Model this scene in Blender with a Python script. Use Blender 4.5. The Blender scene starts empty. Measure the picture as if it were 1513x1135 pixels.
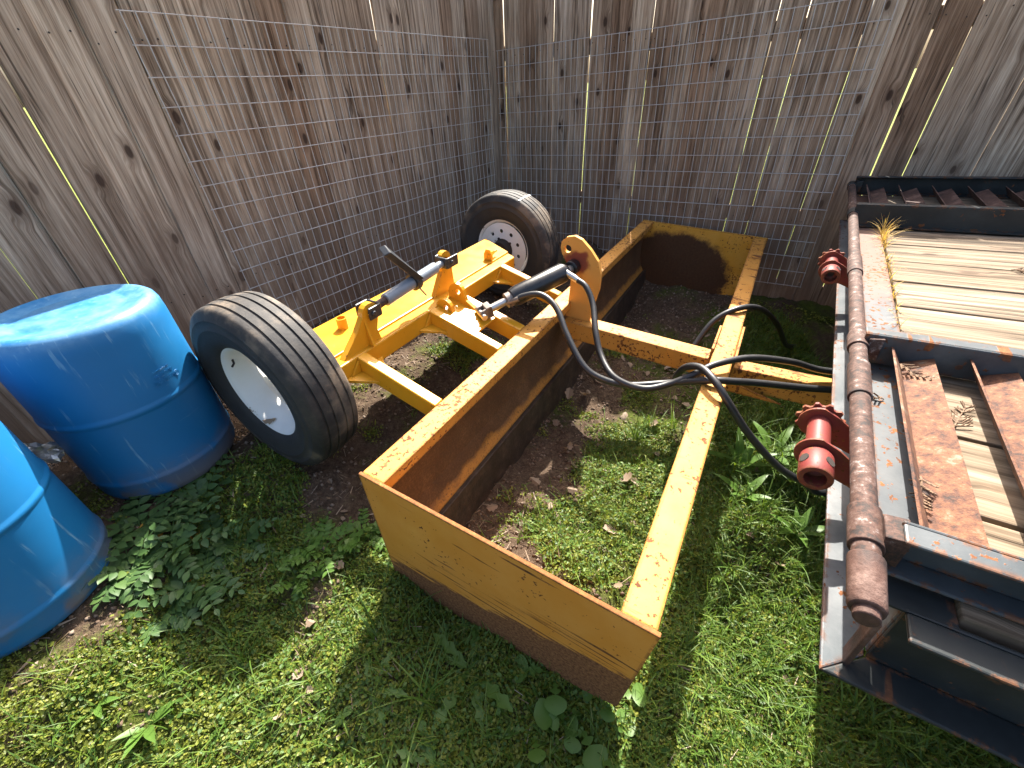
import bpy, bmesh, math, random
import numpy as np
from mathutils import Vector, Matrix

random.seed(7); RNG = np.random.default_rng(7)
sc = bpy.context.scene
COL = sc.collection

def box_rows():
    s_, o_, x_, y_ = 0.865, (-.4671, .8421), (.5233, .8521), (.8513, -.5226)
    return [(x_[0] / s_, x_[1] / s_, -(x_[0] * o_[0] + x_[1] * o_[1]) / s_), (y_[0] / s_, y_[1] / s_, -(y_[0] * o_[0] + y_[1] * o_[1]) / s_)]
MBI_ROWS = box_rows()          # ground position -> scraper length and depth

# ------------------------------------------------------------------ camera
CAM = Vector((0, 0, 1.5525))
cd = bpy.data.cameras.new('camera'); cam = bpy.data.objects.new('camera', cd); COL.objects.link(cam)
cd.sensor_fit = 'HORIZONTAL'; cd.sensor_width = 36.0; cd.lens = 14.624
cd.clip_start = 0.02; cd.clip_end = 2000
pitch, roll = 0.6244, -0.0438
fw = Vector((0, math.cos(pitch), -math.sin(pitch))); u0 = Vector((0, math.sin(pitch), math.cos(pitch))); r0 = Vector((1, 0, 0))
cr = r0 * math.cos(roll) + u0 * math.sin(roll); cu = -r0 * math.sin(roll) + u0 * math.cos(roll)
cam.matrix_world = Matrix(((cr.x, cu.x, -fw.x, CAM.x), (cr.y, cu.y, -fw.y, CAM.y), (cr.z, cu.z, -fw.z, CAM.z), (0, 0, 0, 1)))
sc.camera = cam

# ------------------------------------------------------------------ light
SUN_EL = math.radians(49.0)
sun_h = Vector((0.233, 0.971)).normalized()               # horizontal direction towards the sun
to_sun = Vector((sun_h.x * math.cos(SUN_EL), sun_h.y * math.cos(SUN_EL), math.sin(SUN_EL)))
w = bpy.data.worlds.new('World'); sc.world = w; w.use_nodes = True
nt = w.node_tree
bg = nt.nodes['Background']; sky = nt.nodes.new('ShaderNodeTexSky')
sky.sky_type = 'NISHITA'; sky.sun_disc = False; sky.sun_elevation = SUN_EL
sky.sun_rotation = math.atan2(sun_h.x, sun_h.y); sky.air_density = 1.0; sky.dust_density = 6.0; sky.ozone_density = 0.4
nt.links.new(sky.outputs[0], bg.inputs[0]); bg.inputs[1].default_value = 0.115
sl = bpy.data.lights.new('sun', 'SUN'); sl.energy = 5.0; sl.angle = math.radians(0.53); sl.color = (1.0, 0.95, 0.86)
so = bpy.data.objects.new('sun', sl); COL.objects.link(so); so.location = (1, 6, 8)
so.rotation_euler = to_sun.to_track_quat('Z', 'Y').to_euler()
sc.view_settings.view_transform = 'Standard'; sc.view_settings.look = 'None'
sc.view_settings.exposure = 1.88; sc.view_settings.gamma = 1.0
sc.cycles.use_denoising = True
sc.cycles.max_bounces = 8; sc.cycles.diffuse_bounces = 4; sc.cycles.glossy_bounces = 4

# ------------------------------------------------------------------ node helper
class NT:
    def __init__(s, name):
        s.mat = bpy.data.materials.new(name); s.mat.use_nodes = True
        s.t = s.mat.node_tree; s.b = s.t.nodes['Principled BSDF']; s.out = s.t.nodes['Material Output']
        s._tc = None
    def n(s, ty, props=None, out=0, **ins):
        nd = s.t.nodes.new('ShaderNode' + ty)
        for k, v in (props or {}).items(): setattr(nd, k, v)
        for k, v in ins.items():
            key = int(k[1:]) if k[0] == 'i' and k[1:].isdigit() else k.replace('_', ' ')
            s.put(nd.inputs[key], v)
        return nd.outputs[out]
    def put(s, sock, v):
        if isinstance(v, bpy.types.NodeSocket): s.t.links.new(v, sock)
        else:
            if hasattr(sock, 'default_value'):
                if sock.type == 'RGBA' and len(v) == 3: v = (*v, 1)
                sock.default_value = v
    def co(s, which='Object'):
        if s._tc is None: s._tc = s.t.nodes.new('ShaderNodeTexCoord')
        return s._tc.outputs[which]
    def m(s, op, a, b=0.0, c=0.0, clamp=False): return s.n('Math', {'operation': op, 'use_clamp': clamp}, i0=a, i1=b, i2=c)
    def vm(s, op, a, b=(0, 0, 0)): return s.n('VectorMath', {'operation': op}, i0=a, i1=b)
    def mapv(s, v, scale=(1, 1, 1), loc=(0, 0, 0)): return s.n('Mapping', None, Vector=v, Scale=scale, Location=loc)
    def noise(s, v, scale, detail=6, rough=0.6, dist=0.0, out=0):
        return s.n('TexNoise', None, out=out, Vector=v, Scale=scale, Detail=detail, Roughness=rough, Distortion=dist)
    def mix(s, f, a, b, bt='MIX'):
        nd = s.t.nodes.new('ShaderNodeMix'); nd.data_type = 'RGBA'; nd.blend_type = bt; nd.clamp_factor = True
        s.put(nd.inputs[0], f); s.put(nd.inputs[6], a); s.put(nd.inputs[7], b); return nd.outputs[2]
    def step(s, x, lo, hi):
        nd = s.t.nodes.new('ShaderNodeMapRange'); nd.interpolation_type = 'SMOOTHSTEP'
        s.put(nd.inputs[0], x); s.put(nd.inputs[1], lo); s.put(nd.inputs[2], hi); s.put(nd.inputs[3], 0.0); s.put(nd.inputs[4], 1.0)
        return nd.outputs[0]
    def ramp(s, f, stops):
        nd = s.t.nodes.new('ShaderNodeValToRGB'); cr_ = nd.color_ramp
        while len(cr_.elements) < len(stops): cr_.elements.new(0.5)
        for e, (p, c) in zip(cr_.elements, stops): e.position = p; e.color = (*c, 1)
        s.put(nd.inputs[0], f); return nd.outputs[0]
    def bump(s, h, strength=0.5, dist=0.01, nrm=None):
        nd = s.t.nodes.new('ShaderNodeBump'); nd.inputs['Strength'].default_value = strength; nd.inputs['Distance'].default_value = dist
        s.put(nd.inputs['Height'], h)
        if nrm is not None: s.put(nd.inputs['Normal'], nrm)
        return nd.outputs[0]
    def sep(s, v):
        nd = s.t.nodes.new('ShaderNodeSeparateXYZ'); s.put(nd.inputs[0], v); return nd.outputs
    def comb(s, x, y, z): return s.n('CombineXYZ', None, i0=x, i1=y, i2=z)
    def set(s, **kw):
        for k, v in kw.items(): s.put(s.b.inputs[k.replace('_', ' ')], v)
        return s.mat
    def rand(s):
        nd = s.t.nodes.new('ShaderNodeObjectInfo'); return nd.outputs['Random']
    def edge(s, radius):
        bv = s.t.nodes.new('ShaderNodeBevel'); bv.samples = 4; bv.inputs[0].default_value = radius
        g = s.t.nodes.new('ShaderNodeNewGeometry')
        d = s.n('VectorMath', {'operation': 'DOT_PRODUCT'}, out=1, i0=bv.outputs[0], i1=g.outputs['Normal'])
        return s.step(s.m('SUBTRACT', 1.0, d), 0.01, 0.12)
    def rust(s, v):
        n1 = s.noise(v, 22, 8, 0.65); n2 = s.noise(v, 140, 3, 0.6)
        x = s.m('ADD', s.m('MULTIPLY', n1, 0.7), s.m('MULTIPLY', n2, 0.3))
        return s.ramp(x, [(0.3, (0.045, 0.017, 0.008)), (0.48, (0.12, 0.045, 0.016)), (0.6, (0.22, 0.085, 0.03)), (0.72, (0.32, 0.17, 0.085))])

def wood_mat(name, axis, cols, knot_amt=1.0, gscale=1.0, dirt=None, bump=0.5):
    """axis: local axis along the grain ('Z' boards, 'Y' planks)"""
    t = NT(name)
    X, Y, Z = t.sep(t.co('Object'))[:3]
    R = t.rand()
    off = t.m('MULTIPLY', R, 37.0)
    al = {'Z': Z, 'Y': Y, 'X': X}[axis]; ac = X if axis != 'X' else Y
    p = t.comb(t.m('ADD', ac, off), t.m('ADD', al, t.m('MULTIPLY', R, 91.0)), 0.0)
    vo = t.t.nodes.new('ShaderNodeTexVoronoi'); vo.feature = 'F1'; vo.voronoi_dimensions = '2D'
    t.put(vo.inputs['Vector'], t.mapv(p, (7.0, 3.4, 1))); vo.inputs['Scale'].default_value = 1.0; vo.inputs['Randomness'].default_value = 0.95
    # distance in metres round the knot (from its own position)
    dv = t.vm('SUBTRACT', t.mapv(p, (7.0, 3.4, 1)), vo.outputs['Position'])
    dm = t.mapv(dv, (1 / 7.0, 0.5 / 3.4, 1))
    dist = t.n('VectorMath', {'operation': 'LENGTH'}, out=1, i0=dm)
    cellr = t.sep(vo.outputs['Color'])[0]
    keep = t.step(cellr, 0.66, 0.68)
    ksz = t.m('ADD', 0.0035, t.m('MULTIPLY', cellr, 0.010))
    knot = t.m('MULTIPLY', t.m('SUBTRACT', 1.0, t.step(dist, t.m('MULTIPLY', ksz, 0.7), t.m('MULTIPLY', ksz, 1.25))), keep)
    halo = t.m('MULTIPLY', t.m('SUBTRACT', 1.0, t.step(dist, ksz, t.m('MULTIPLY', ksz, 3.2))), keep)
    # grain coordinate bends round knots
    wob = t.m('MULTIPLY', t.m('SUBTRACT', t.noise(t.mapv(p, (3.0, 1.1, 1)), 1.0, 2), 0.5), 0.022)
    gx = t.m('ADD', t.m('ADD', t.m('ADD', ac, off), wob), t.m('MULTIPLY', halo, t.m('MULTIPLY', dist, 0.7)))
    gp = t.comb(gx, t.m('MULTIPLY', al, 0.030), R)
    fine = t.noise(gp, 260 * gscale, 4, 0.65)
    mid = t.noise(gp, 62 * gscale, 3, 0.55)
    broad = t.noise(t.mapv(p, (5, 0.9, 1)), 1.0, 3, 0.6)
    blot = t.noise(t.mapv(p, (9, 3.2, 1)), 1.0, 5, 0.62)
    g = t.m('ADD', t.m('ADD', t.m('MULTIPLY', fine, 0.30), t.m('MULTIPLY', mid, 0.46)), t.m('MULTIPLY', broad, 0.24))
    col = t.ramp(g, [(0.39, cols[0]), (0.465, cols[1]), (0.53, cols[2]), (0.61, cols[3])])
    tint = t.ramp(R, [(0.0, cols[4]), (0.3, (0.88, 0.80, 0.73)), (0.65, (1.0, 0.96, 0.92)), (1.0, cols[5])])
    col = t.mix(1.0, col, tint, 'MULTIPLY')
    col = t.mix(t.m('MULTIPLY', t.step(blot, 0.55, 0.78), 0.6), col, cols[6])
    col = t.mix(t.m('MULTIPLY', halo, 0.45 * knot_amt), col, (0.10, 0.06, 0.04))
    col = t.mix(t.m('MULTIPLY', knot, 0.85 * knot_amt), col, (0.035, 0.02, 0.014))
    crack = t.m('SUBTRACT', 1.0, t.step(t.noise(gp, 95 * gscale, 2, 0.5), 0.30, 0.36))
    col = t.mix(t.m('MULTIPLY', crack, 0.6), col, (0.03, 0.022, 0.018))
    if dirt:
        col = t.mix(t.m('MULTIPLY', t.m('SUBTRACT', 1.0, t.step(Z, dirt[0], dirt[1])), t.step(blot, 0.2, 0.7)), col, dirt[2])
    h = t.m('SUBTRACT', t.m('ADD', t.m('MULTIPLY', fine, 0.5), t.m('MULTIPLY', mid, 0.5)), t.m('MULTIPLY', crack, 0.6))
    return t.set(Base_Color=col, Roughness=0.85, Specular_IOR_Level=0.2, Normal=t.bump(h, bump, 0.004))

def paint_mat(name, base, base2, spots=0.5, rough=0.4, edge=0.6, scr=None, dust=0.0, faded=None):
    t = NT(name); v = t.co('Object')
    n = t.noise(v, 7, 5); col = t.mix(t.step(n, 0.3, 0.7), base, base2)
    if faded: col = t.mix(t.m('MULTIPLY', t.step(t.noise(v, 3.1, 6, 0.7), 0.45, 0.7), 0.6), col, faded)
    rc = t.rust(v)
    nn = t.m('ADD', t.m('MULTIPLY', t.noise(v, 62, 3, 0.6), 0.65), t.m('MULTIPLY', t.noise(v, 6, 3, 0.6), 0.35))
    mk = t.step(nn, 0.66 - 0.115 * spots, 0.685 - 0.115 * spots)
    if scr:  # scratches along an axis
        sn = t.noise(t.mapv(v, scr), 1.0, 3, 0.5)
        mk = t.m('MAXIMUM', mk, t.m('MULTIPLY', t.step(sn, 0.64, 0.67), t.step(t.noise(v, 4, 2), 0.42, 0.6)))
    if edge:
        e = t.m('MULTIPLY', t.edge(0.016), t.step(t.noise(v, 30, 4, 0.7), 0.62 - 0.25 * edge, 0.70 - 0.25 * edge))
        mk = t.m('MAXIMUM', mk, e)
    return t, v, col, rc, mk

def finish_paint(t, v, col, rc, mk, rough, bump=0.12):
    c = t.mix(mk, col, rc)
    r = t.m('ADD', rough, t.m('MULTIPLY', mk, 0.85 - rough)); r = t.m('ADD', r, t.m('MULTIPLY', t.m('SUBTRACT', t.noise(v, 12, 5), 0.5), 0.2))
    h = t.m('ADD', t.m('MULTIPLY', t.noise(v, 160, 3), 0.25), t.m('MULTIPLY', mk, t.noise(v, 240, 3)))
    return t.set(Base_Color=c, Roughness=r, Specular_IOR_Level=0.5 if rough < 0.4 else 0.28, Normal=t.bump(h, bump * 3, 0.002))

MAT = {}
# fence and deck wood
MAT['fence'] = wood_mat('weathered_fence_wood', 'Z', [(0.11, 0.082, 0.060), (0.26, 0.208, 0.160), (0.40, 0.338, 0.270), (0.56, 0.495, 0.41),
                        (0.62, 0.48, 0.39), (1.22, 1.16, 1.08), (0.15, 0.10, 0.07)], 1.0, 1.0, (0.35, 1.15, (0.19, 0.13, 0.092)))
MAT['deck'] = wood_mat('weathered_deck_wood', 'Y', [(0.04, 0.031, 0.022), (0.13, 0.103, 0.074), (0.22, 0.18, 0.136), (0.29, 0.25, 0.198),
                       (0.9, 0.86, 0.8), (1.0, 0.98, 0.95), (0.25, 0.17, 0.11)], 0.5, 0.55, None, 0.9)

# scraper paints
t, v, c, rc, mk = paint_mat('fresh_yellow_paint', (0.60, 0.265, 0.010), (0.66, 0.305, 0.016), 0.0, 0.33, 0.15)
MAT['newyellow'] = finish_paint(t, v, c, rc, mk, 0.33, 0.05)
t, v, c, rc, mk = paint_mat('old_yellow_paint', (0.48, 0.205, 0.032), (0.54, 0.255, 0.05), 0.85, 0.45, 1.0, (26, 4, 26), faded=(0.52, 0.26, 0.06))
MAT['yellow'] = finish_paint(t, v, c, rc, mk, 0.58)
# end plate: worn to rust along its lower edge
t, v, c, rc, mk = paint_mat('end_plate_paint', (0.57, 0.235, 0.035), (0.61, 0.275, 0.055), 0.45, 0.45, 1.0, (1, 2.6, 30))
X, Y, Z = t.sep(v)[:3]
yy = t.m('MULTIPLY', Y, -1.0)                       # 0 at the blade, forward positive
lim = t.m('ADD', 0.0, t.m('MULTIPLY', yy, 0.235))
sn = t.noise(t.mapv(v, (1, 3.0, 42)), 1.0, 5, 0.6); sn2 = t.noise(v, 16, 5, 0.65)
hgt = t.m('ADD', t.m('SUBTRACT', Z, lim), t.m('ADD', t.m('MULTIPLY', t.m('SUBTRACT', sn, 0.5), 0.22), t.m('MULTIPLY', t.m('SUBTRACT', sn2, 0.5), 0.06)))
low = t.m('SUBTRACT', 1.0, t.step(hgt, -0.005, 0.012))
band = t.m('SUBTRACT', 1.0, t.step(hgt, 0.0, 0.17))
sc2 = t.m('MULTIPLY', t.step(t.noise(t.mapv(v, (1, 2.4, 85)), 1.0, 3, 0.55), 0.555, 0.60), t.step(t.m('ADD', band, t.m('MULTIPLY', t.noise(v, 8, 3), 0.6)), 0.62, 0.9))
mk = t.m('MAXIMUM', mk, sc2)
mk = t.m('MAXIMUM', mk, t.m('MULTIPLY', t.step(t.m('ADD', Z, t.m('MULTIPLY', t.noise(v, 45, 4, 0.7), 0.012)), 0.4535, 0.4575), 0.85))
brown = t.mix(t.step(t.noise(v, 110, 5, 0.7), 0.35, 0.65), (0.10, 0.036, 0.012), (0.25, 0.115, 0.045))
rc = t.mix(low, rc, brown)
MAT['endplate'] = finish_paint(t, v, c, rc, t.m('MAXIMUM', mk, low), 0.45)
# far end plate: dark worn hollow where the soil rode
t, v, c, rc, mk = paint_mat('far_plate_paint', (0.54, 0.27, 0.03), (0.60, 0.33, 0.06), 0.7, 0.45, 1.0, (1, 10, 18))
X, Y, Z = t.sep(v)[:3]
dv = t.comb(0.0, t.m('MULTIPLY', t.m('ADD', Y, 0.30), 2.2), t.m('MULTIPLY', t.m('SUBTRACT', Z, 0.10), 2.9))
rr = t.n('VectorMath', {'operation': 'LENGTH'}, out=1, i0=dv)
rr = t.m('ADD', rr, t.m('MULTIPLY', t.m('SUBTRACT', t.noise(v, 14, 6, 0.7), 0.5), 0.35))
hol = t.m('SUBTRACT', 1.0, t.step(rr, 0.80, 0.95))
dk = t.mix(t.noise(v, 70, 4), (0.035, 0.018, 0.010), (0.10, 0.05, 0.022))
rc = t.mix(hol, rc, dk)
MAT['farplate'] = finish_paint(t, v, c, rc, t.m('MAXIMUM', mk, hol), 0.45)
# moldboard: fine brown rust with a little paint left at the rims
t = NT('moldboard_rust'); v = t.co('Object'); X, Y, Z = t.sep(v)[:3]
n1 = t.noise(v, 120, 6, 0.7); n2 = t.noise(v, 9, 5, 0.6); n3 = t.noise(t.mapv(v, (14, 14, 3)), 1.0, 4)
c = t.ramp(t.m('ADD', t.m('MULTIPLY', n1, 0.5), t.m('ADD', t.m('MULTIPLY', n2, 0.3), t.m('MULTIPLY', n3, 0.2))), [(0.3, (0.04, 0.02, 0.010)), (0.5, (0.10, 0.048, 0.02)), (0.7, (0.20, 0.11, 0.05))])
rim = t.m('SUBTRACT', 1.0, t.step(t.m('ADD', Z, t.m('MULTIPLY', t.m('SUBTRACT', n2, 0.5), 0.10)), 0.075, 0.115))
c = t.mix(t.m('MULTIPLY', rim, t.step(n1, 0.3, 0.5)), c, (0.42, 0.19, 0.03))
MAT['mold'] = t.set(Base_Color=c, Roughness=0.72, Normal=t.bump(n1, 0.5, 0.002))
t = NT('cutting_edge_steel'); v = t.co('Object')
c = t.ramp(t.noise(v, 14, 8, 0.7), [(0.3, (0.02, 0.014, 0.010)), (0.55, (0.06, 0.042, 0.03)), (0.75, (0.13, 0.09, 0.06))])
MAT['cutedge'] = t.set(Base_Color=c, Roughness=0.6, Metallic=0.3, Normal=t.bump(t.noise(v, 90, 5), 0.4, 0.003))
t = NT('pivot_plate_paint'); v = t.co('Object'); X, Y, Z = t.sep(v)[:3]
n = t.noise(v, 9, 5); c = t.mix(n, (0.56, 0.26, 0.05), (0.62, 0.33, 0.09))
dx = t.comb(0.0, t.m('ADD', Y, 0.088), t.m('SUBTRACT', Z, 0.650))
pr_ = t.n('VectorMath', {'operation': 'LENGTH'}, out=1, i0=dx)
pr_ = t.m('ADD', pr_, t.m('MULTIPLY', t.m('SUBTRACT', t.noise(v, 11, 3), 0.5), 0.12))
stain = t.m('SUBTRACT', 1.0, t.step(pr_, 0.045, 0.075))
c = t.mix(stain, c, (0.22, 0.05, 0.03))
MAT['pivot'] = finish_paint(t, v, c, t.rust(v), t.step(t.noise(v, 34, 4, 0.7), 0.66, 0.70), 0.45)
# trailer
t, v, c, rc, mk = paint_mat('black_trailer_steel', (0.012, 0.015, 0.016), (0.022, 0.026, 0.027), 0.15, 0.38, 0.45, (3, 22, 22), faded=(0.04, 0.048, 0.05))
MAT['black'] = finish_paint(t, v, c, rc, mk, 0.5)
t, v, c, rc, mk = paint_mat('worn_blue_grey_steel', (0.065, 0.076, 0.083), (0.105, 0.112, 0.118), 0.45, 0.4, 0.8, (3, 22, 22), faded=(0.20, 0.205, 0.205))
MAT['greysteel'] = finish_paint(t, v, c, rc, mk, 0.42)
t, v, c, rc, mk = paint_mat('worn_black_ramp_steel', (0.035, 0.042, 0.046), (0.07, 0.078, 0.082), 0.35, 0.36, 0.5, (3, 22, 22), faded=(0.11, 0.12, 0.125))
MAT['rampsteel'] = finish_paint(t, v, c, rc, mk, 0.42)
t, v, c, rc, mk = paint_mat('sill_steel', (0.055, 0.064, 0.073), (0.10, 0.105, 0.11), 0.8, 0.5, 0.8)
X, Y, Z = t.sep(v)[:3]
pk = t.step(t.m('ADD', X, t.m('MULTIPLY', t.noise(v, 9, 5), 0.5)), 0.95, 1.15)
c = t.mix(t.m('MULTIPLY', pk, 0.85), c, t.mix(t.noise(v, 40, 5), (0.13, 0.062, 0.04), (0.20, 0.12, 0.088)))
MAT['sill'] = finish_paint(t, v, c, rc, mk, 0.55)
t = NT('rusty_pipe'); v = t.co('Object')
n = t.m('ADD', t.m('MULTIPLY', t.noise(t.mapv(v, (52, 46, 46)), 1.0, 6, 0.75), 0.75), t.m('MULTIPLY', t.noise(v, 5, 3), 0.25))
c = t.ramp(n, [(0.42, (0.016, 0.009, 0.007)), (0.49, (0.055, 0.022, 0.013)), (0.56, (0.085, 0.046, 0.034)), (0.63, (0.24, 0.21, 0.20))])
MAT['pipe'] = t.set(Base_Color=c, Roughness=t.m('SUBTRACT', 0.8, t.m('MULTIPLY', t.step(n, 0.54, 0.64), 0.35)), Metallic=t.m('MULTIPLY', t.step(n, 0.54, 0.62), 0.4), Normal=t.bump(n, 0.5, 0.004))
t = NT('orange_rust'); v = t.co('Object')
n = t.m('ADD', t.m('MULTIPLY', t.noise(v, 48, 8, 0.75), 0.65), t.m('MULTIPLY', t.noise(v, 7, 4), 0.35))
c = t.ramp(n, [(0.39, (0.02, 0.010, 0.007)), (0.47, (0.09, 0.031, 0.013)), (0.55, (0.165, 0.066, 0.026)), (0.63, (0.17, 0.145, 0.105))])
MAT['cleat'] = t.set(Base_Color=c, Roughness=0.8, Normal=t.bump(t.noise(v, 110, 5, 0.7), 0.8, 0.004))
t = NT('dark_rust'); v = t.co('Object')
c = t.ramp(t.noise(v, 20, 8, 0.7), [(0.36, (0.025, 0.012, 0.009)), (0.54, (0.075, 0.034, 0.023)), (0.68, (0.15, 0.09, 0.07))])
MAT['darkrust'] = t.set(Base_Color=c, Roughness=0.75, Normal=t.bump(t.noise(v, 80, 5, 0.7), 0.6, 0.004))
t, v, c, rc, mk = paint_mat('red_winch_paint', (0.14, 0.024, 0.020), (0.19, 0.036, 0.029), 0.7, 0.5, 1.0)
MAT['red'] = finish_paint(t, v, c, rc, mk, 0.5)
# wheels
t = NT('tyre_rubber'); v = t.co('Object')
n = t.m('ADD', t.m('MULTIPLY', t.noise(v, 9, 7, 0.65), 0.6), t.m('MULTIPLY', t.noise(v, 3.5, 3), 0.4))
X, Y, Z = t.sep(v)[:3]
rad = t.n('VectorMath', {'operation': 'LENGTH'}, out=1, i0=t.comb(0.0, Y, Z))
tr_ = t.step(rad, 0.27, 0.33)
c = t.ramp(n, [(0.40, (0.013, 0.013, 0.014)), (0.49, (0.035, 0.031, 0.028)), (0.60, (0.15, 0.115, 0.082))])
c = t.mix(t.m('SUBTRACT', 1.0, tr_), c, t.mix(t.noise(v, 12, 5), (0.016, 0.016, 0.017), (0.04, 0.038, 0.036)))
MAT['tyre'] = t.set(Base_Color=c, Roughness=0.72, Normal=t.bump(t.noise(v, 60, 5, 0.7), 0.35, 0.004))
t = NT('white_rim_paint'); v = t.co('Object')
mk = t.step(t.m('ADD', t.m('MULTIPLY', t.noise(v, 26, 5, 0.7), 0.7), t.m('MULTIPLY', t.noise(v, 5, 2), 0.3)), 0.64, 0.67)
c = t.mix(t.step(t.noise(v, 6, 5), 0.35, 0.75), (0.80, 0.80, 0.78), (0.72, 0.71, 0.67)); c = t.mix(mk, c, (0.22, 0.15, 0.09))
MAT['white'] = t.set(Base_Color=c, Roughness=0.42)
def plain(name, col, rough=0.5, metal=0.0, var=0.35, sc_=30, bump=0.15):
    t = NT(name); v = t.co('Object'); n = t.noise(v, sc_, 5, 0.65)
    c = t.mix(n, tuple(x * (1 - var) for x in col), tuple(min(1, x * (1 + var)) for x in col))
    return t.set(Base_Color=c, Roughness=t.m('ADD', rough - 0.08, t.m('MULTIPLY', n, 0.16)), Metallic=metal, Normal=t.bump(n, bump, 0.002))
MAT['hub'] = plain('dark_hub', (0.03, 0.022, 0.018), 0.7)
MAT['label'] = plain('white_tape', (0.8, 0.8, 0.76), 0.6, 0, 0.08)
MAT['hose'] = plain('black_hose_rubber', (0.018, 0.018, 0.019), 0.42, 0, 0.3, 60)
MAT['cylblack'] = plain('black_cylinder_paint', (0.012, 0.012, 0.013), 0.3)
MAT['chrome'] = plain('steel_fitting', (0.50, 0.48, 0.45), 0.32, 0.9, 0.2)
MAT['clevis'] = plain('dull_steel_casting', (0.20, 0.17, 0.15), 0.5, 0.6, 0.4)
MAT['linkgrey'] = plain('blue_grey_paint', (0.17, 0.20, 0.235), 0.4, 0, 0.15)
MAT['linkdark'] = plain('dark_grey_steel', (0.03, 0.034, 0.04), 0.4, 0.2)
MAT['wire'] = plain('galvanised_wire', (0.46, 0.455, 0.44), 0.5, 0.2, 0.35, 40)
MAT['foil'] = plain('crumpled_silver_foil', (0.55, 0.53, 0.50), 0.3, 0.8, 0.3)
# drum plastic
t = NT('blue_drum_plastic'); v = t.co('Object'); X, Y, Z = t.sep(v)[:3]
c = t.mix(t.noise(v, 5, 4), (0.004, 0.12, 0.31), (0.005, 0.14, 0.35))
sn = t.noise(t.mapv(v, (60, 60, 4)), 1.0, 4, 0.6); scm = t.m('MULTIPLY', t.step(sn, 0.60, 0.68), t.step(t.noise(v, 5, 3), 0.45, 0.62))
sn2 = t.noise(t.mapv(v, (9, 9, 70)), 1.0, 4, 0.6); scm = t.m('MAXIMUM', scm, t.m('MULTIPLY', t.step(sn2, 0.64, 0.69), t.step(t.noise(v, 3, 3), 0.48, 0.62)))
c = t.mix(t.m('MULTIPLY', scm, 0.5), c, (0.20, 0.36, 0.50))
top = t.m('MULTIPLY', t.step(Z, 0.61, 0.66), t.step(t.noise(v, 8, 7, 0.7), 0.30, 0.75))
c = t.mix(t.m('MULTIPLY', top, 0.5), c, (0.24, 0.42, 0.56))
dirt = t.m('MULTIPLY', t.m('SUBTRACT', 1.0, t.step(Z, 0.0, 0.20)), t.step(t.noise(v, 7, 5), 0.42, 0.62))
c = t.mix(t.m('MULTIPLY', dirt, 0.8), c, (0.16, 0.12, 0.09))
MAT['blue'] = t.set(Base_Color=c, Roughness=t.m('ADD', 0.42, t.m('MULTIPLY', t.noise(v, 18, 5), 0.2)), Normal=t.bump(t.noise(v, 3.2, 3), 0.12, 0.02))
# foliage: colour varies per leaf
def leaf_mat(name, stops, rough=0.5, trans=0.34, island=True):
    t = NT(name)
    g = t.t.nodes.new('ShaderNodeNewGeometry')
    r = g.outputs['Random Per Island'] if island else t.rand()
    x = t.m('ADD', t.m('MULTIPLY', r, 0.75), t.m('MULTIPLY', t.noise(t.co('Object'), 2.2, 3), 0.35))
    c = t.ramp(x, stops)
    tl = t.t.nodes.new('ShaderNodeBsdfTranslucent'); t.put(tl.inputs[0], t.mix(1.0, c, (1.7, 1.6, 0.6), 'MULTIPLY'))
    t.set(Base_Color=c, Roughness=rough, Specular_IOR_Level=0.35)
    mx_ = t.t.nodes.new('ShaderNodeMixShader'); mx_.inputs[0].default_value = trans
    t.t.links.new(t.b.outputs[0], mx_.inputs[1]); t.t.links.new(tl.outputs[0], mx_.inputs[2]); t.t.links.new(mx_.outputs[0], t.out.inputs[0])
    return t.mat
MAT['cover'] = leaf_mat('ground_cover_leaf', [(0.12, (0.12, 0.08, 0.04)), (0.2, (0.06, 0.08, 0.012)), (0.45, (0.12, 0.15, 0.018)), (0.75, (0.175, 0.20, 0.026)), (1.0, (0.22, 0.225, 0.045))])
MAT['cover2'] = leaf_mat('clover_leaf', [(0.05, (0.035, 0.075, 0.014)), (0.5, (0.065, 0.13, 0.02)), (1.0, (0.12, 0.19, 0.035))])
MAT['grass'] = leaf_mat('grass_blade', [(0.05, (0.04, 0.085, 0.012)), (0.5, (0.075, 0.14, 0.02)), (0.9, (0.13, 0.20, 0.03)), (1.0, (0.26, 0.22, 0.09))])
MAT['weed'] = leaf_mat('weed_leaf', [(0.05, (0.035, 0.075, 0.022)), (0.6, (0.055, 0.11, 0.03)), (1.0, (0.10, 0.16, 0.04))], 0.5, 0.2)
MAT['weedyel'] = leaf_mat('yellow_weed_leaf', [(0.05, (0.35, 0.16, 0.02)), (1.0, (0.45, 0.26, 0.04))])
MAT['broad'] = leaf_mat('broad_leaf', [(0.1, (0.07, 0.145, 0.022)), (1.0, (0.12, 0.21, 0.04))], 0.45, 0.34)
MAT['straw'] = leaf_mat('dry_straw', [(0.1, (0.42, 0.26, 0.06)), (1.0, (0.55, 0.38, 0.12))], 0.7, 0.2)
MAT['dry'] = leaf_mat('dry_leaf', [(0.05, (0.10, 0.065, 0.04)), (0.5, (0.22, 0.16, 0.11)), (1.0, (0.38, 0.31, 0.25))], 0.7, 0.15)
MAT['twig'] = plain('dry_twig', (0.16, 0.10, 0.06), 0.85, 0, 0.4, 80)
MAT['pebble'] = leaf_mat('soil_crumb', [(0.0, (0.07, 0.045, 0.03)), (0.6, (0.14, 0.095, 0.065)), (1.0, (0.25, 0.20, 0.155))], 0.9, 0.0)
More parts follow.
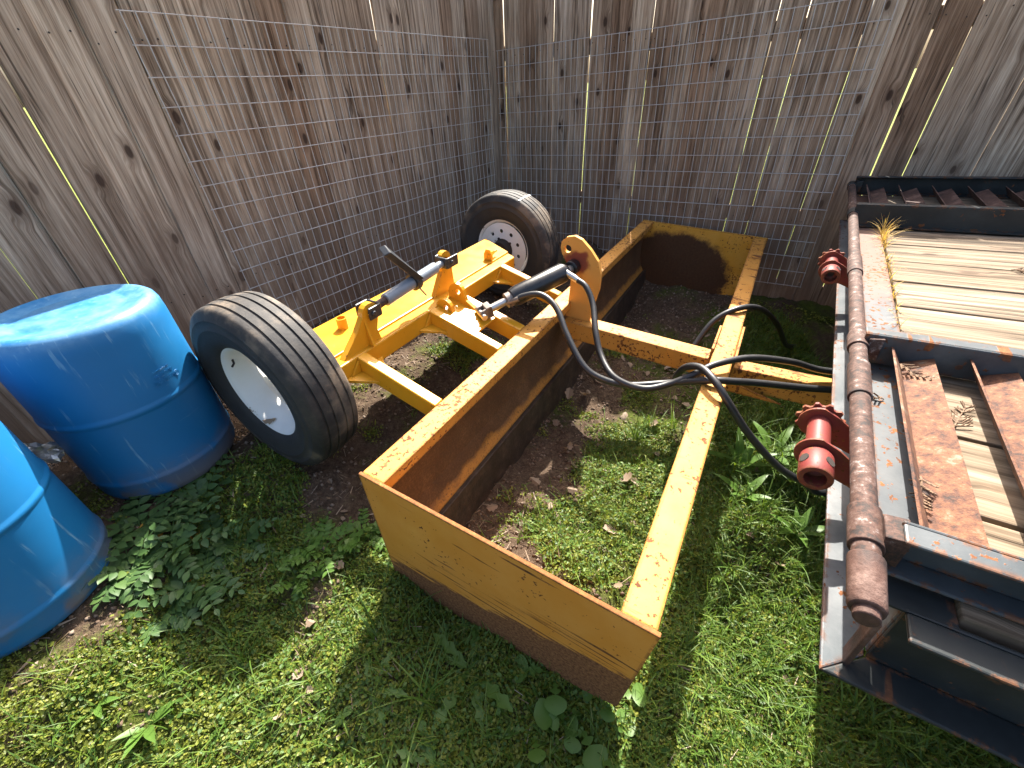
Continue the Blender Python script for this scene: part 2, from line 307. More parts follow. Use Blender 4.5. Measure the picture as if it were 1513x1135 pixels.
# ground
t = NT('soil_and_moss'); v = t.co('Object'); X, Y, Z = t.sep(v)[:3]
n1 = t.noise(v, 3.2, 7, 0.65); n2 = t.noise(v, 45, 6, 0.7); n3 = t.noise(v, 170, 4, 0.7)
soil = t.ramp(t.m('ADD', t.m('MULTIPLY', n2, 0.6), t.m('MULTIPLY', n3, 0.4)), [(0.32, (0.028, 0.018, 0.012)), (0.5, (0.075, 0.050, 0.033)), (0.68, (0.15, 0.108, 0.075))])
moss = t.ramp(t.m('ADD', t.m('MULTIPLY', n2, 0.5), t.m('MULTIPLY', n3, 0.5)), [(0.33, (0.022, 0.032, 0.007)), (0.5, (0.055, 0.07, 0.012)), (0.7, (0.11, 0.125, 0.022))])

dl_ = t.m('SUBTRACT', t.m('MULTIPLY', t.m('ADD', X, 0.079), 0.822), t.m('MULTIPLY', t.m('SUBTRACT', Y, 4.04), 0.57))
dr_ = t.m('SUBTRACT', 3.398, t.m('ADD', t.m('MULTIPLY', X, 0.566), t.m('MULTIPLY', Y, 0.824)))
bxl = MBI_ROWS
xm_ = t.m('ADD', t.m('ADD', t.m('MULTIPLY', X, bxl[0][0]), t.m('MULTIPLY', Y, bxl[0][1])), bxl[0][2])
ym_ = t.m('ADD', t.m('ADD', t.m('MULTIPLY', X, bxl[1][0]), t.m('MULTIPLY', Y, bxl[1][1])), bxl[1][2])
bare = t.m('MAXIMUM', t.m('SUBTRACT', 1.0, t.step(dl_, 0.75, 1.35)), t.m('MULTIPLY', t.step(xm_, -0.05, 0.1), t.m('SUBTRACT', 1.0, t.step(ym_, 0.35, 0.75))))
c = t.mix(t.m('MULTIPLY', t.step(t.m('SUBTRACT', t.m('ADD', n1, t.m('MULTIPLY', n2, 0.25)), t.m('MULTIPLY', bare, 0.13)), 0.52, 0.70), 1.0), soil, moss)
beyond = t.m('SUBTRACT', 1.0, t.step(t.m('MINIMUM', dl_, dr_), -0.6, -0.3))
c = t.mix(beyond, c, t.mix(n1, (0.11, 0.15, 0.03), (0.18, 0.20, 0.05)))
MAT['ground'] = t.set(Base_Color=c, Roughness=0.95, Specular_IOR_Level=0.15, Normal=t.bump(t.m('ADD', t.m('MULTIPLY', n2, 0.7), t.m('MULTIPLY', n3, 0.3)), 0.9, 0.02))

# ------------------------------------------------------------------ geometry helpers
def ident(x, y, z): return (x, y, z)
class G:
    def __init__(s, tf=ident): s.v = []; s.f = []; s.tf = tf
    def P(s, p): return Vector(s.tf(*p))
    def add(s, vs, fs):
        o_ = len(s.v); s.v += [tuple(x) for x in vs]; s.f += [tuple(i + o_ for i in f) for f in fs]
    HEX = [(0, 1, 2, 3), (7, 6, 5, 4), (0, 4, 5, 1), (1, 5, 6, 2), (2, 6, 7, 3), (3, 7, 4, 0)]
    def box(s, a, b):
        (x0, y0, z0), (x1, y1, z1) = a, b
        c = [(x0, y0, z0), (x1, y0, z0), (x1, y1, z0), (x0, y1, z0), (x0, y0, z1), (x1, y0, z1), (x1, y1, z1), (x0, y1, z1)]
        s.add([s.P(p) for p in c], G.HEX); return s
    def hexa(s, eight): s.add([s.P(p) for p in eight], G.HEX); return s
    def bar(s, p, q, wd, ht, up=(0, 0, 1)):
        p, q = s.P(p), s.P(q); d_ = (q - p).normalized(); u = Vector(up); sd = d_.cross(u).normalized(); u = sd.cross(d_)
        cs = [sd * (i * wd / 2) + u * (j * ht / 2) for i, j in ((-1, -1), (1, -1), (1, 1), (-1, 1))]
        s.add([p + c for c in cs] + [q + c for c in cs], G.HEX); return s
    def prism(s, pts, off):
        a = [s.P(p) for p in pts]; b = [s.P((p[0] + off[0], p[1] + off[1], p[2] + off[2])) for p in pts]; n = len(pts)
        s.add(a + b, [tuple(range(n)), tuple(range(2 * n - 1, n - 1, -1))] + [(i, (i + 1) % n, n + (i + 1) % n, n + i) for i in range(n)]); return s
    def tube(s, pts, r, n=10, caps=True):
        pts = [s.P(p) for p in pts]; rs = r if isinstance(r, (list, tuple)) else [r] * len(pts)
        tg = [(pts[min(i + 1, len(pts) - 1)] - pts[max(i - 1, 0)]).normalized() for i in range(len(pts))]
        a = Vector((0, 0, 1)) if abs(tg[0].z) < 0.9 else Vector((1, 0, 0)); nrm = tg[0].cross(a).normalized(); vs = []; fs = []
        for i, p in enumerate(pts):
            nrm = (nrm - tg[i] * nrm.dot(tg[i])).normalized(); bn = tg[i].cross(nrm)
            vs += [p + (nrm * math.cos(2 * math.pi * k / n) + bn * math.sin(2 * math.pi * k / n)) * rs[i] for k in range(n)]
        for i in range(len(pts) - 1):
            fs += [(i * n + k, i * n + (k + 1) % n, (i + 1) * n + (k + 1) % n, (i + 1) * n + k) for k in range(n)]
        if caps: fs += [tuple(range(n - 1, -1, -1)), tuple(range((len(pts) - 1) * n, len(pts) * n))]
        s.add(vs, fs); return s
    def lathe(s, prof, axis='Z', c=(0, 0, 0), n=48, closed=False):
        vs = []; fs = []; m_ = len(prof)
        for k in range(n):
            a = 2 * math.pi * k / n; ca, sa = math.cos(a), math.sin(a)
            for (h, r) in prof:
                p = (r * ca, r * sa, h) if axis == 'Z' else ((h, r * ca, r * sa))
                vs.append(s.P((c[0] + p[0], c[1] + p[1], c[2] + p[2])))
        for k in range(n):
            k2 = (k + 1) % n
            for i in range(m_ - (0 if closed else 1)):
                j = (i + 1) % m_; fs.append((k * m_ + i, k * m_ + j, k2 * m_ + j, k2 * m_ + i))
        s.add(vs, fs); return s
    def obj(s, name, mat, parent=None, bevel=0.0, smooth=False, loc=None, merge=False):
        me = bpy.data.meshes.new(name); bm = bmesh.new()
        vs = [bm.verts.new(v) for v in s.v]
        for f in s.f:
            try: bm.faces.new([vs[i] for i in f])
            except ValueError: pass
        if merge: bmesh.ops.remove_doubles(bm, verts=bm.verts, dist=1e-5)
        bmesh.ops.recalc_face_normals(bm, faces=bm.faces)
        if loc is not None: bmesh.ops.translate(bm, verts=bm.verts, vec=-Vector(loc))
        bm.to_mesh(me); bm.free()
        me.materials.append(MAT[mat] if isinstance(mat, str) else mat)
        if smooth: me.polygons.foreach_set('use_smooth', [True] * len(me.polygons))
        o_ = bpy.data.objects.new(name, me); COL.objects.link(o_); o_.parent = parent
        if loc is not None: o_.location = loc
        if bevel:
            md = o_.modifiers.new('bevel', 'BEVEL'); md.width = bevel; md.segments = 2; md.limit_method = 'ANGLE'; md.angle_limit = 0.6
        if smooth:
            try: me.set_sharp_from_angle(angle=0.7)
            except Exception: pass
        return o_

def holed(name, outer, holes, off, mat, parent, tf=ident, bevel=0.0015):
    """flat plate with real holes: outline and hole loops in one plane, thickened by off"""
    bm = bmesh.new(); ed = []
    for lp in [outer] + holes:
        vs = [bm.verts.new(tf(*p)) for p in lp]; ed += [bm.edges.new((vs[i], vs[(i + 1) % len(vs)])) for i in range(len(vs))]
    bmesh.ops.triangle_fill(bm, use_beauty=True, use_dissolve=False, edges=ed)
    fc = list(bm.faces)
    ex = bmesh.ops.extrude_face_region(bm, geom=fc)
    o1 = Vector(tf(*off)) - Vector(tf(0, 0, 0))
    bmesh.ops.translate(bm, verts=[e for e in ex['geom'] if isinstance(e, bmesh.types.BMVert)], vec=o1)
    bmesh.ops.recalc_face_normals(bm, faces=bm.faces)
    me = bpy.data.meshes.new(name); bm.to_mesh(me); bm.free(); me.materials.append(MAT[mat])
    o_ = bpy.data.objects.new(name, me); COL.objects.link(o_); o_.parent = parent
    return o_
def ring(c, r, n, plane):
    out = []
    for k in range(n):
        a = 2 * math.pi * k / n; x, y = r * math.cos(a), r * math.sin(a)
        out.append((c[0], c[1] + x, c[2] + y) if plane == 'X' else ((c[0] + x, c[1], c[2] + y) if plane == 'Y' else (c[0] + x, c[1] + y, c[2])))
    return out
def smooth_path(pts, k=6):
    P = [Vector(p) for p in pts]; out = []
    for i in range(len(P) - 1):
        p0, p1, p2, p3 = P[max(i - 1, 0)], P[i], P[i + 1], P[min(i + 2, len(P) - 1)]
        for j in range(k):
            u = j / k
            out.append(tuple(0.5 * ((2 * p1) + (p2 - p0) * u + (2 * p0 - 5 * p1 + 4 * p2 - p3) * u * u + (3 * p1 - p0 - 3 * p2 + p3) * u ** 3)))
    out.append(tuple(P[-1])); return out
def empty(name, loc=(0, 0, 0), mat=None):
    o_ = bpy.data.objects.new(name, None); COL.objects.link(o_); o_.empty_display_size = 0.1
    if mat is not None: o_.matrix_world = mat
    else: o_.location = loc
    return o_
def tag(o_, label, cat, group=None):
    o_['label'] = label; o_['category'] = cat
    if group: o_['group'] = group
    return o_
def stuff(o_, label, cat): o_['kind'] = 'stuff'; return tag(o_, label, cat)
def link_copy(src, parent):
    c_ = src.copy(); COL.objects.link(c_); c_.parent = parent; return c_

# ------------------------------------------------------------------ ground
def ssn(a, b, x):
    t_ = np.clip((x - a) / (b - a), 0, 1); return t_ * t_ * (3 - 2 * t_)
def dlr(x, y): return (x + .079) * .822 - (y - 4.04) * .57, 3.398 - (.566 * x + .824 * y)
_ph = RNG.uniform(0, 6.28, (14, 2)); _fr = RNG.normal(0, 1, (14, 2)); _fr /= np.linalg.norm(_fr, axis=1)[:, None]
_wl = np.array([1.1, .8, .6, .45, .35, .27, .2, .16, .13, .1, .085, .07, .06, .05]); _am = 0.010 * (_wl / .5) ** 0.75
def gz(x, y):
    x = np.asarray(x, float); y = np.asarray(y, float); dl, dr = dlr(x, y)
    z = .115 + .225 * (1 - ssn(.7, 1.6, dl)) * ssn(-.6, -.1, dl) + .09 * (1 - ssn(0, .8, dr)) * ssn(-.6, -.1, dr)
    near = 1 - ssn(4.5, 8, np.hypot(x, y - 2)); s_ = 0
    for k in range(14): s_ = s_ + _am[k] * np.sin((x * _fr[k, 0] + y * _fr[k, 1]) * 6.283 / _wl[k] + _ph[k, 0])
    return z + s_ * near
def lines(lo, hi, d_, far):
    a = list(np.arange(lo, hi, d_)); st = d_; x = hi; r_ = []
    while x < far: r_.append(x); st *= 1.35; x += st
    l_ = []; st = d_; x = lo - d_
    while x > -far: l_.append(x); st *= 1.35; x -= st
    return np.array(l_[::-1] + a + r_ + [far])
gx_ = lines(-2.6, 2.6, 0.022, 400.0); gy_ = lines(0.0, 4.6, 0.022, 400.0)
XX, YY = np.meshgrid(gx_, gy_); ZZ = gz(XX, YY)
co_ = np.stack([XX, YY, ZZ], -1).reshape(-1, 3).astype(np.float32); nx_, ny_ = len(gx_), len(gy_)
ii = (np.arange(ny_ - 1)[:, None] * nx_ + np.arange(nx_ - 1)[None]).reshape(-1)
quads = np.stack([ii, ii + 1, ii + nx_ + 1, ii + nx_], 1)
def np_mesh(name, co, polys, mat, parent=None, smooth=False):
    me = bpy.data.meshes.new(name); k = polys.shape[1]; nf = len(polys)
    me.vertices.add(len(co)); me.vertices.foreach_set('co', np.ascontiguousarray(co, np.float32).ravel())
    me.loops.add(nf * k); me.loops.foreach_set('vertex_index', np.ascontiguousarray(polys, np.int32).ravel())
    me.polygons.add(nf); me.polygons.foreach_set('loop_start', np.arange(0, nf * k, k, dtype=np.int32))
    me.update(calc_edges=True); me.materials.append(MAT[mat])
    if smooth: me.polygons.foreach_set('use_smooth', np.ones(nf, bool))
    o_ = bpy.data.objects.new(name, me); COL.objects.link(o_); o_.parent = parent; return o_
go = np_mesh('ground', co_, quads, 'ground', smooth=True); go['kind'] = 'structure'

# ------------------------------------------------------------------ fences
def frame(o_, X, Y, Z): return Matrix(((X[0], Y[0], Z[0], o_[0]), (X[1], Y[1], Z[1], o_[1]), (X[2], Y[2], Z[2], o_[2]), (0, 0, 0, 1)))
ML = frame((-.079, 4.04, 0), (-.570, -.8217, 0), (.8217, -.570, 0), (0, 0, 1))
MR = frame((0.0, 4.1245, 0), (.8241, -.5664, 0), (.5664, .8241, 0), (0, 0, 1))
FTOP = 2.15
def board_mesh(h):
    g = G(); wv = 0.069
    g.prism([(-wv, -.009, 0), (wv, -.009, 0), (wv, .009, 0), (-wv, .009, 0)], (0, 0, h)); return g
bproto = []
for k in range(3):
    o_ = board_mesh(FTOP - 0.2).obj('board', 'fence', None, bevel=0.0025); bproto.append(o_)
def fence(name, M, start, pitch, n, inward, label, rail_y, lean0, top, gaps):
    root = empty(name, mat=M); tag(root, label, 'fence')
    for k in range(n):
        b = link_copy(bproto[k % 3], root); b.name = 'board'
        s0 = start + pitch * k; wdt = pitch - random.choice(gaps)
        b.location = (s0 + pitch / 2 + random.uniform(-.001, .001), inward * (-0.022) + random.uniform(-.004, .004), 0.19 + random.uniform(-.02, .02))
        b.scale = (wdt / 0.138, 1, (top - .2) / (FTOP - .2) + random.uniform(-.004, .006))
        b.rotation_euler = (random.uniform(-.003, .003), random.uniform(-.0025, .0025) + lean0, random.uniform(-.035, .035))
    npro = G().tube([(0, -.0015, 0), (0, .0015, 0)], .0032, 8).obj('nail_head', 'hub', root)
    for k in range(n):
        for z in (0.765, 1.745):
            for q in (-.035, .035):
                o_ = npro if (k == 0 and z < 1 and q < 0) else link_copy(npro, root)
                o_.location = (start + pitch * (k + .5) + q + random.uniform(-.012, .012), inward * (-.022 + .0105) + random.uniform(0, .0015) * inward, z + random.uniform(-.02, .02))
    L0, L1 = start - .02, start + pitch * n
    for z in (0.72, 1.70):
        r_ = G().box((L0, rail_y, z), (L1, rail_y + .04, z + .09)).obj('rail', 'fence', root)
    for s0 in np.arange(L0 + .3, L1, 2.2):
        G().box((s0, rail_y + (.045 if rail_y > 0 else -.095), 0.0), (s0 + .09, rail_y + (.135 if rail_y > 0 else -.005), 2.05)).obj('post', 'fence', root)
    kb = G().box((L0, -.012 * inward - (.020 if inward > 0 else -.0), .17), (L1, -.012 * inward + (.0 if inward > 0 else .020), .345)).obj('kickboard', 'fence', root)
    kb.location.y = -inward * 0.012
    return root
fence('wooden_fence', ML, 2.9019 - .1405 * 22, .1405, 38, 1, 'weathered grey board fence standing behind the blue drums', -.076, -.006, 2.40, [-.001, -.001, -.0005, 0.0, 0.0, 0.0025])  # unseen top edge raised to throw more shade onto the drum
fence('wooden_fence', MR, 2.4735 - .1425 * 18, .1425, 41, -1, 'weathered board fence with glowing gaps behind the black trailer', .034, 0.002, 2.15, [0.0, 0.001, 0.002, 0.003, 0.004, 0.0055])
for o_ in bproto: bpy.data.objects.remove(o_)

# wire mesh panels
def panel(M, base, slope, n_v, lean, side, label, extra):
    root = empty('wire_mesh_panel', mat=M); tag(root, label, 'wire mesh', 'welded wire panels leaning on the fence')
    vproto = G().tube([(.0012 * math.sin(q * 2.9), .003 * math.sin(q * 1.9), 1.53 * q / 10) for q in range(11)], 0.0022, 6).obj('vertical_wire', 'wire', root, smooth=True)
    Ltot = (n_v - 1) * .0508
    hproto = G().tube([(-.006 + (Ltot + .012) * q / 16, .003 * math.sin(q * 1.1), .0009 * math.sin(q * 1.3 + 1)) for q in range(17)], 0.0022, 6).obj('horizontal_wire', 'wire', root, smooth=True)
    for k in range(n_v):
        o_ = vproto if k == 0 else link_copy(vproto, root)
        s0 = k * .0508; y = side * 0.006 + side * .012 * math.sin(s0 * 2.1) ** 2
        o_.location = (s0, y, base + slope * s0 - .003)
        o_.rotation_euler = (random.uniform(-.004, .004), lean * s0 / Ltot + random.uniform(-.0015, .0015), 0)
    for k in range(16):
        o_ = hproto if k == 0 else link_copy(hproto, root)
        z = base + .1016 * k
        o_.location = (0, side * 0.010, z); o_.rotation_euler = (0, -math.atan(slope), 0)
        o_.scale.x = (Ltot + lean * .1016 * k) / Ltot
    return root
panel(ML, .2392 + .0646, 0.0, 46, .0372, 1, 'galvanised wire mesh panel on the fence behind the axle beam', 0)
panel(MR, .2392, .0362, 50, -.0385, -1, 'galvanised wire mesh panel on the fence behind the rusty box', 0)

# ------------------------------------------------------------------ box scraper
MS = 0.865
def m(x, y, z): return (x * MS, -y * MS, z * MS)
MB_ = frame((-.4671, .8421, .2096), (.5233, .8521, .0063), (-.8513, .5226, .0482), (.0378, -.0306, .9988))
bs = empty('box_scraper', mat=MB_); tag(bs, 'yellow towed box scraper with rusty blade and two white-rimmed wheels', 'box scraper')
LB = 3.33
def eplate(x0, x1): return G(m).prism([(x0, -.005, .522), (x0, .993, .525), (x0, .974, -.02), (x0, .86, -.06), (x0, .03, -.16)], (x1 - x0, 0, 0))
eplate(0, .013).obj('end_plate', 'endplate', bs, .002)
eplate(LB - .013, LB).obj('end_plate', 'farplate', bs, .002)
G(m).box((.013, 0, .468), (LB - .013, .095, .520)).obj('rear_rail', 'yellow', bs, .004)
mb = [(.05, .47), (.032, .40), (.028, .30), (.036, .20), (.058, .12), (.09, .07)]
g = G(m)
for (y0, z0), (y1, z1) in zip(mb[:-1], mb[1:]):
    g.hexa([(.013, y0, z0), (LB - .013, y0, z0), (LB - .013, y0 - .015, z0), (.013, y0 - .015, z0), (.013, y1, z1), (LB - .013, y1, z1), (LB - .013, y1 - .015, z1), (.013, y1 - .015, z1)])
g.obj('moldboard', 'mold', bs)
G(m).hexa([(.014, .088, .085), (LB - .014, .088, .085), (LB - .014, .112, .09), (.014, .112, .09), (.014, .125, -.16), (LB - .014, .125, -.16), (LB - .014, .150, -.16), (.014, .150, -.16)]).obj('cutting_edge', 'cutedge', bs, .003)
G(m).box((.0135, .892, .412), (LB - .0135, .985, .517)).obj('front_tube', 'yellow', bs, .006)
ct = G(m).box((1.475, .08, .312), (1.583, .8915, .422)).obj('centre_tube', 'yellow', bs, .006)
G(m).hexa([(1.455, .986, .30), (1.545, .986, .30), (1.70, 2.9, .36), (1.61, 2.9, .36), (1.455, .986, .422), (1.545, .986, .422), (1.70, 2.9, .48), (1.61, 2.9, .48)]).obj('tongue', 'yellow', bs, .006)
G(m).box((1.36, .9855, .36), (1.70, .997, .530)).obj('mounting_plate', 'yellow', bs, .002)
G(m).box((1.40, .880, .38), (1.66, .8915, .528)).obj('mounting_plate', 'yellow', bs, .002)
G(m).prism([(1.44, .998, .30), (1.44, 1.25, .31), (1.44, .998, .36)], (-.012, 0, 0)).obj('gusset', 'yellow', bs)
# arms to the axle
AX = [(.405, .455), (.885, .934), (1.10, 1.155), (1.57, 1.62)]
for a, b in AX:
    G(m).hexa([(a, -.41, .52), (b, -.41, .52), (b, -.002, .428), (a, -.002, .428), (a, -.41, .618), (b, -.41, .618), (b, -.002, .520), (a, -.002, .520)]).obj('arm', 'newyellow', bs, .005)
    if a != 1.10:
        for sgn, xx in ((-1, a), (1, b)):
            G(m).prism([(xx, -.409, .535), (xx + sgn * .085, -.409, .535), (xx, -.30, .515)], (0, 0, .012)).obj('gusset', 'newyellow', bs, .001)
            G(m).prism([(xx + sgn * .001, -.409, .547), (xx + sgn * .05, -.409, .547), (xx + sgn * .001, -.409, .60)], (0, .010, 0)).obj('gusset', 'newyellow', bs, .001)
g = G(m).hexa([(.20, -.482, .52), (1.795, -.482, .52), (1.757, -.411, .52), (.20, -.411, .52), (.20, -.482, .615), (1.795, -.482, .615), (1.757, -.411, .615), (.20, -.411, .615)])
g.obj('axle_beam', 'newyellow', bs, .006)
G(m).hexa([(.20, -.756, .50), (1.945, -.756, .50), (1.80, -.484, .50), (.20, -.484, .50), (.20, -.756, .622), (1.945, -.756, .622), (1.80, -.484, .622), (.20, -.484, .622)]).obj('axle_top_plate', 'newyellow', bs, .004)
G(m).tube([(.29, -.729, .488), (2.13, -.729, .488)], .045 * MS, 16).obj('axle_shaft', 'hub', bs, smooth=True)
G(m).lathe([(.621, .024), (.675, .024), (.675, .019), (.63, .019)], 'Z', (.545, -.64, 0), 24).obj('stub_pipe', 'newyellow', bs, smooth=True)
# stop bolt
G(m).prism([(1.60, -.545, .623), (1.60, -.485, .623), (1.60, -.485, .66), (1.60, -.505, .69), (1.60, -.53, .69), (1.60, -.545, .66)], (.012, 0, 0)).obj('stop_plate', 'newyellow', bs, .001)
bo = G(m).tube([(1.612, -.515, .655), (1.665, -.515, .655)], .014 * MS, 6).tube([(1.58, -.515, .655), (1.70, -.515, .655)], .008 * MS, 8).obj('stop_bolt', 'newyellow', bs)
# link lugs standing on the beam
def lug(x0, x1, y, top, tw, hx):
    pts = [(x0, y, .615), (x0 + (x1 - x0) * .45, y, top - .10)]
    cx = hx; r = tw
    for k in range(9):
        a = math.pi * (1 - k / 8); pts.append((cx + r * math.cos(a), y, top - r + r * math.sin(a)))
    pts += [(x1 - .012, y, top - .13), (x1, y, .615)]
    return holed('lug', pts, [ring((cx, y, top - r), .016, 14, 'Y')], (0, -.028, 0), 'newyellow', bs, m)
lug(.355, .575, -.43, .800, .046, .545)
lug(1.01, 1.19, -.47, .835, .044, 1.13)
G(m).prism([(.50, -.402, .617), (.50, -.43, .617), (.50, -.43, .74)], (.012, 0, 0)).obj('gusset', 'newyellow', bs, .001)
# top link stowed between the lugs
tl = empty('top_link'); tl.parent = bs
lz0, lz1, ly = .756, .793, -.452
def lk(u): return (.575 + (1.09 - .575) * u, ly, lz0 + (lz1 - lz0) * u)
G(m).tube([lk(.16), lk(.52)], .029 * MS, 18).obj('link_sleeve', 'linkgrey', tl, .003, smooth=True)
G(m).tube([lk(.58), lk(.86)], .029 * MS, 18).obj('link_sleeve', 'linkgrey', tl, .003, smooth=True)
G(m).tube([lk(.52), lk(.58)], .043 * MS, 18).obj('link_collar', 'linkdark', tl, .002, smooth=True)
G(m).tube([lk(.02), lk(.17)], .019 * MS, 12).obj('link_screw', 'darkrust', tl, smooth=True)
G(m).tube([lk(.85), lk(.97)], .018 * MS, 12).obj('link_screw', 'linkgrey', tl, smooth=True)
def clev(x0, x1, z):
    g = G(m)
    for yy in (-.418, -.494): g.box((x0, yy - .005, z - .028), (x1, yy + .005, z + .028))
    xb = x1 if x1 - x0 > 0 and x0 < .7 else x0
    g.box((xb - .006, -.494, z - .028), (xb + .006, -.418, z + .028)); g.tube([(.5 * (x0 + x1) - .012, -.405, z), (.5 * (x0 + x1) - .012, -.507, z)], .012 * MS, 12)
    return g
clev(.525, .595, .757).obj('link_clevis', 'linkdark', tl, .004)
clev(1.075, 1.165, .795).obj('link_clevis', 'linkdark', tl, .004)
hp0 = Vector(lk(.55))
G(m).prism([(hp0.x - .01, hp0.y + .035, hp0.z + .01), (hp0.x - .01, hp0.y - .03, hp0.z + .045), (hp0.x - .13, hp0.y - .06, hp0.z + .19), (hp0.x - .15, hp0.y - .01, hp0.z + .17)], (.022, .022, .012)).obj('link_handle', 'linkdark', tl, .003)
G(m).prism([(hp0.x - .005, hp0.y + .03, hp0.z - .03), (hp0.x + .02, hp0.y + .045, hp0.z - .075), (hp0.x + .035, hp0.y + .01, hp0.z - .07), (hp0.x + .02, hp0.y - .01, hp0.z - .03)], (.010, 0, 0)).obj('ratchet_pawl', 'clevis', tl, .002)
# cylinder bracket between the middle arms
G(m).hexa([(.935, -.41, .598), (1.10, -.41, .598), (1.10, -.15, .538), (.935, -.15, .538), (.935, -.41, .610), (1.10, -.41, .610), (1.10, -.15, .550), (.935, -.15, .550)]).obj('bracket_plate', 'newyellow', bs, .002)
def lug3(x, top):
    pts = [(x, -.43, .58), (x, -.425, top - .045)]
    for k in range(9):
        a = math.pi * (1 - k / 8); pts.append((x, -.375 + .048 * math.cos(a), top - .048 + .048 * math.sin(a)))
    pts += [(x, -.315, top - .085), (x, -.24, top - .13), (x, -.23, .545)]
    holed('bracket_lug', pts, [ring((x, -.365, top - .045), .015, 14, 'X')], (.022, 0, 0), 'newyellow', bs, m)
lug3(1.075, .70); lug3(.965, .655)
# curved pivot plate on the centre tube
pv = [(.005, .817), (.008, .852), (.034, .878), (.079, .891), (.121, .878), (.176, .833), (.223, .780), (.247, .716), (.249, .629), (.232, .538), (.216, .423), (.070, .423), (.078, .54), (.080, .60), (.079, .66), (.06, .715), (.041, .749), (.016, .785)]
holed('pivot_plate', [(1.53, y, z) for y, z in pv], [ring((1.53, .047, .818), .021, 16, 'X')], (.024, 0, 0), 'pivot', bs, m)
# hydraulic cylinder resting on the arms
cy = empty('hydraulic_cylinder'); cy.parent = bs
c0, c1 = Vector((1.475, .098, .738)), Vector((1.035, -.205, .585))
def cl(u): return tuple(c0 + (c1 - c0) * u)
G(m).tube([(1.528, .092, .733), (1.44, .092, .733)], .022 * MS, 16).obj('pivot_pin', 'chrome', cy, .001, smooth=True)
G(m).tube([(1.527, .092, .733), (1.475, .092, .733)], .040 * MS, 20).obj('pin_boss', 'cylblack', cy, .003, smooth=True)
G(m).tube([cl(.04), cl(.10), cl(.60), cl(.66)], [.034 * MS, .053 * MS, .053 * MS, .047 * MS], 22).obj('cylinder_barrel', 'cylblack', cy, .002, smooth=True)
G(m).tube([cl(.655), cl(.72)], .040 * MS, 16).obj('cylinder_gland', 'clevis', cy, .002, smooth=True)
G(m).tube([cl(.71), cl(.90)], .021 * MS, 14).obj('piston_rod', 'chrome', cy, smooth=True)
e0 = Vector(cl(.88)); e1 = Vector(cl(1.0))
g = G(m).bar(tuple(e0), tuple(c0 + (c1 - c0) * .94), .055, .055)
dd_ = (Vector(m(*e1)) - Vector(m(*e0))).normalized(); sd_ = dd_.cross(Vector((0, 0, 1))).normalized()
for sgn in (-1, 1):
    p_ = Vector(m(*e0)) + sd_ * (.022 * sgn) ; q_ = Vector(m(*e1)) + sd_ * (.022 * sgn)
    g2 = G(); g2.bar(tuple(p_), tuple(q_), .011, .048); g.add(g2.v, g2.f)
g.obj('rod_clevis', 'clevis', cy, .004)
p_ = Vector(m(*cl(.985))); g2 = G().tube([tuple(p_ - sd_ * .048), tuple(p_ + sd_ * .048)], .0135, 12); g2.obj('clevis_pin', 'chrome', cy, .001, smooth=True)
G(m).tube([(1.43, .045, .745), (1.42, .075, .74), (1.415, .10, .735), (1.405, .15, .722), (1.40, .172, .715)], [.018 * MS, .02 * MS, .017 * MS, .017 * MS, .015 * MS], 12).obj('hose_fitting', 'chrome', cy, smooth=True)
G(m).tube([(1.19, -.125, .62), (1.165, -.115, .625), (1.145, -.10, .63), (1.165, -.05, .655)], .014 * MS, 10).obj('hose_fitting', 'clevis', cy, smooth=True)
HA = [(1.15, -.095, .63), (1.185, -.026, .67), (1.198, .063, .69), (1.164, .163, .66), (1.081, .264, .58), (1.009, .387, .49), (1.007, .487, .45), (1.052, .604, .43), (1.126, .752, .45), (1.104, .918, .542), (1.15, 1.005, .54), (1.223, 1.1, .52), (1.396, 1.388, .48), (1.641, 1.697, .44), (1.72, 2.3, .50)]
HB = [(1.399, .172, .715), (1.379, .226, .70), (1.327, .291, .64), (1.214, .36, .56), (1.132, .428, .49), (1.042, .532, .455), (1.051, .664, .435), (1.114, .767, .46), (1.152, .859, .53), (1.216, .923, .562), (1.347, 1.048, .56), (1.477, 1.22, .52), (1.556, 1.392, .48), (1.70, 1.75, .50), (1.75, 2.3, .52)]
HC = [(1.30, 1.60, .02), (1.15, 1.479, .11), (1.086, 1.404, .19), (1.023, 1.273, .28), (.996, 1.115, .42), (1.011, 1.003, .53), (1.057, .932, .578), (1.13, .865, .575), (1.168, .804, .53), (1.241, .775, .42), (1.405, .77, .29), (1.60, .765, .25), (1.712, .794, .36), (1.805, .846, .48), (1.889, .947, .542), (2.03, 1.055, .50), (2.254, 1.181, .33), (2.629, 1.331, .02), (2.9, 1.45, -.08)]
for hp in (HA, HB, HC):
    G(m).tube(smooth_path(hp, 7), .0155 * MS, 10).obj('hydraulic_hose', 'hose', bs, smooth=True)
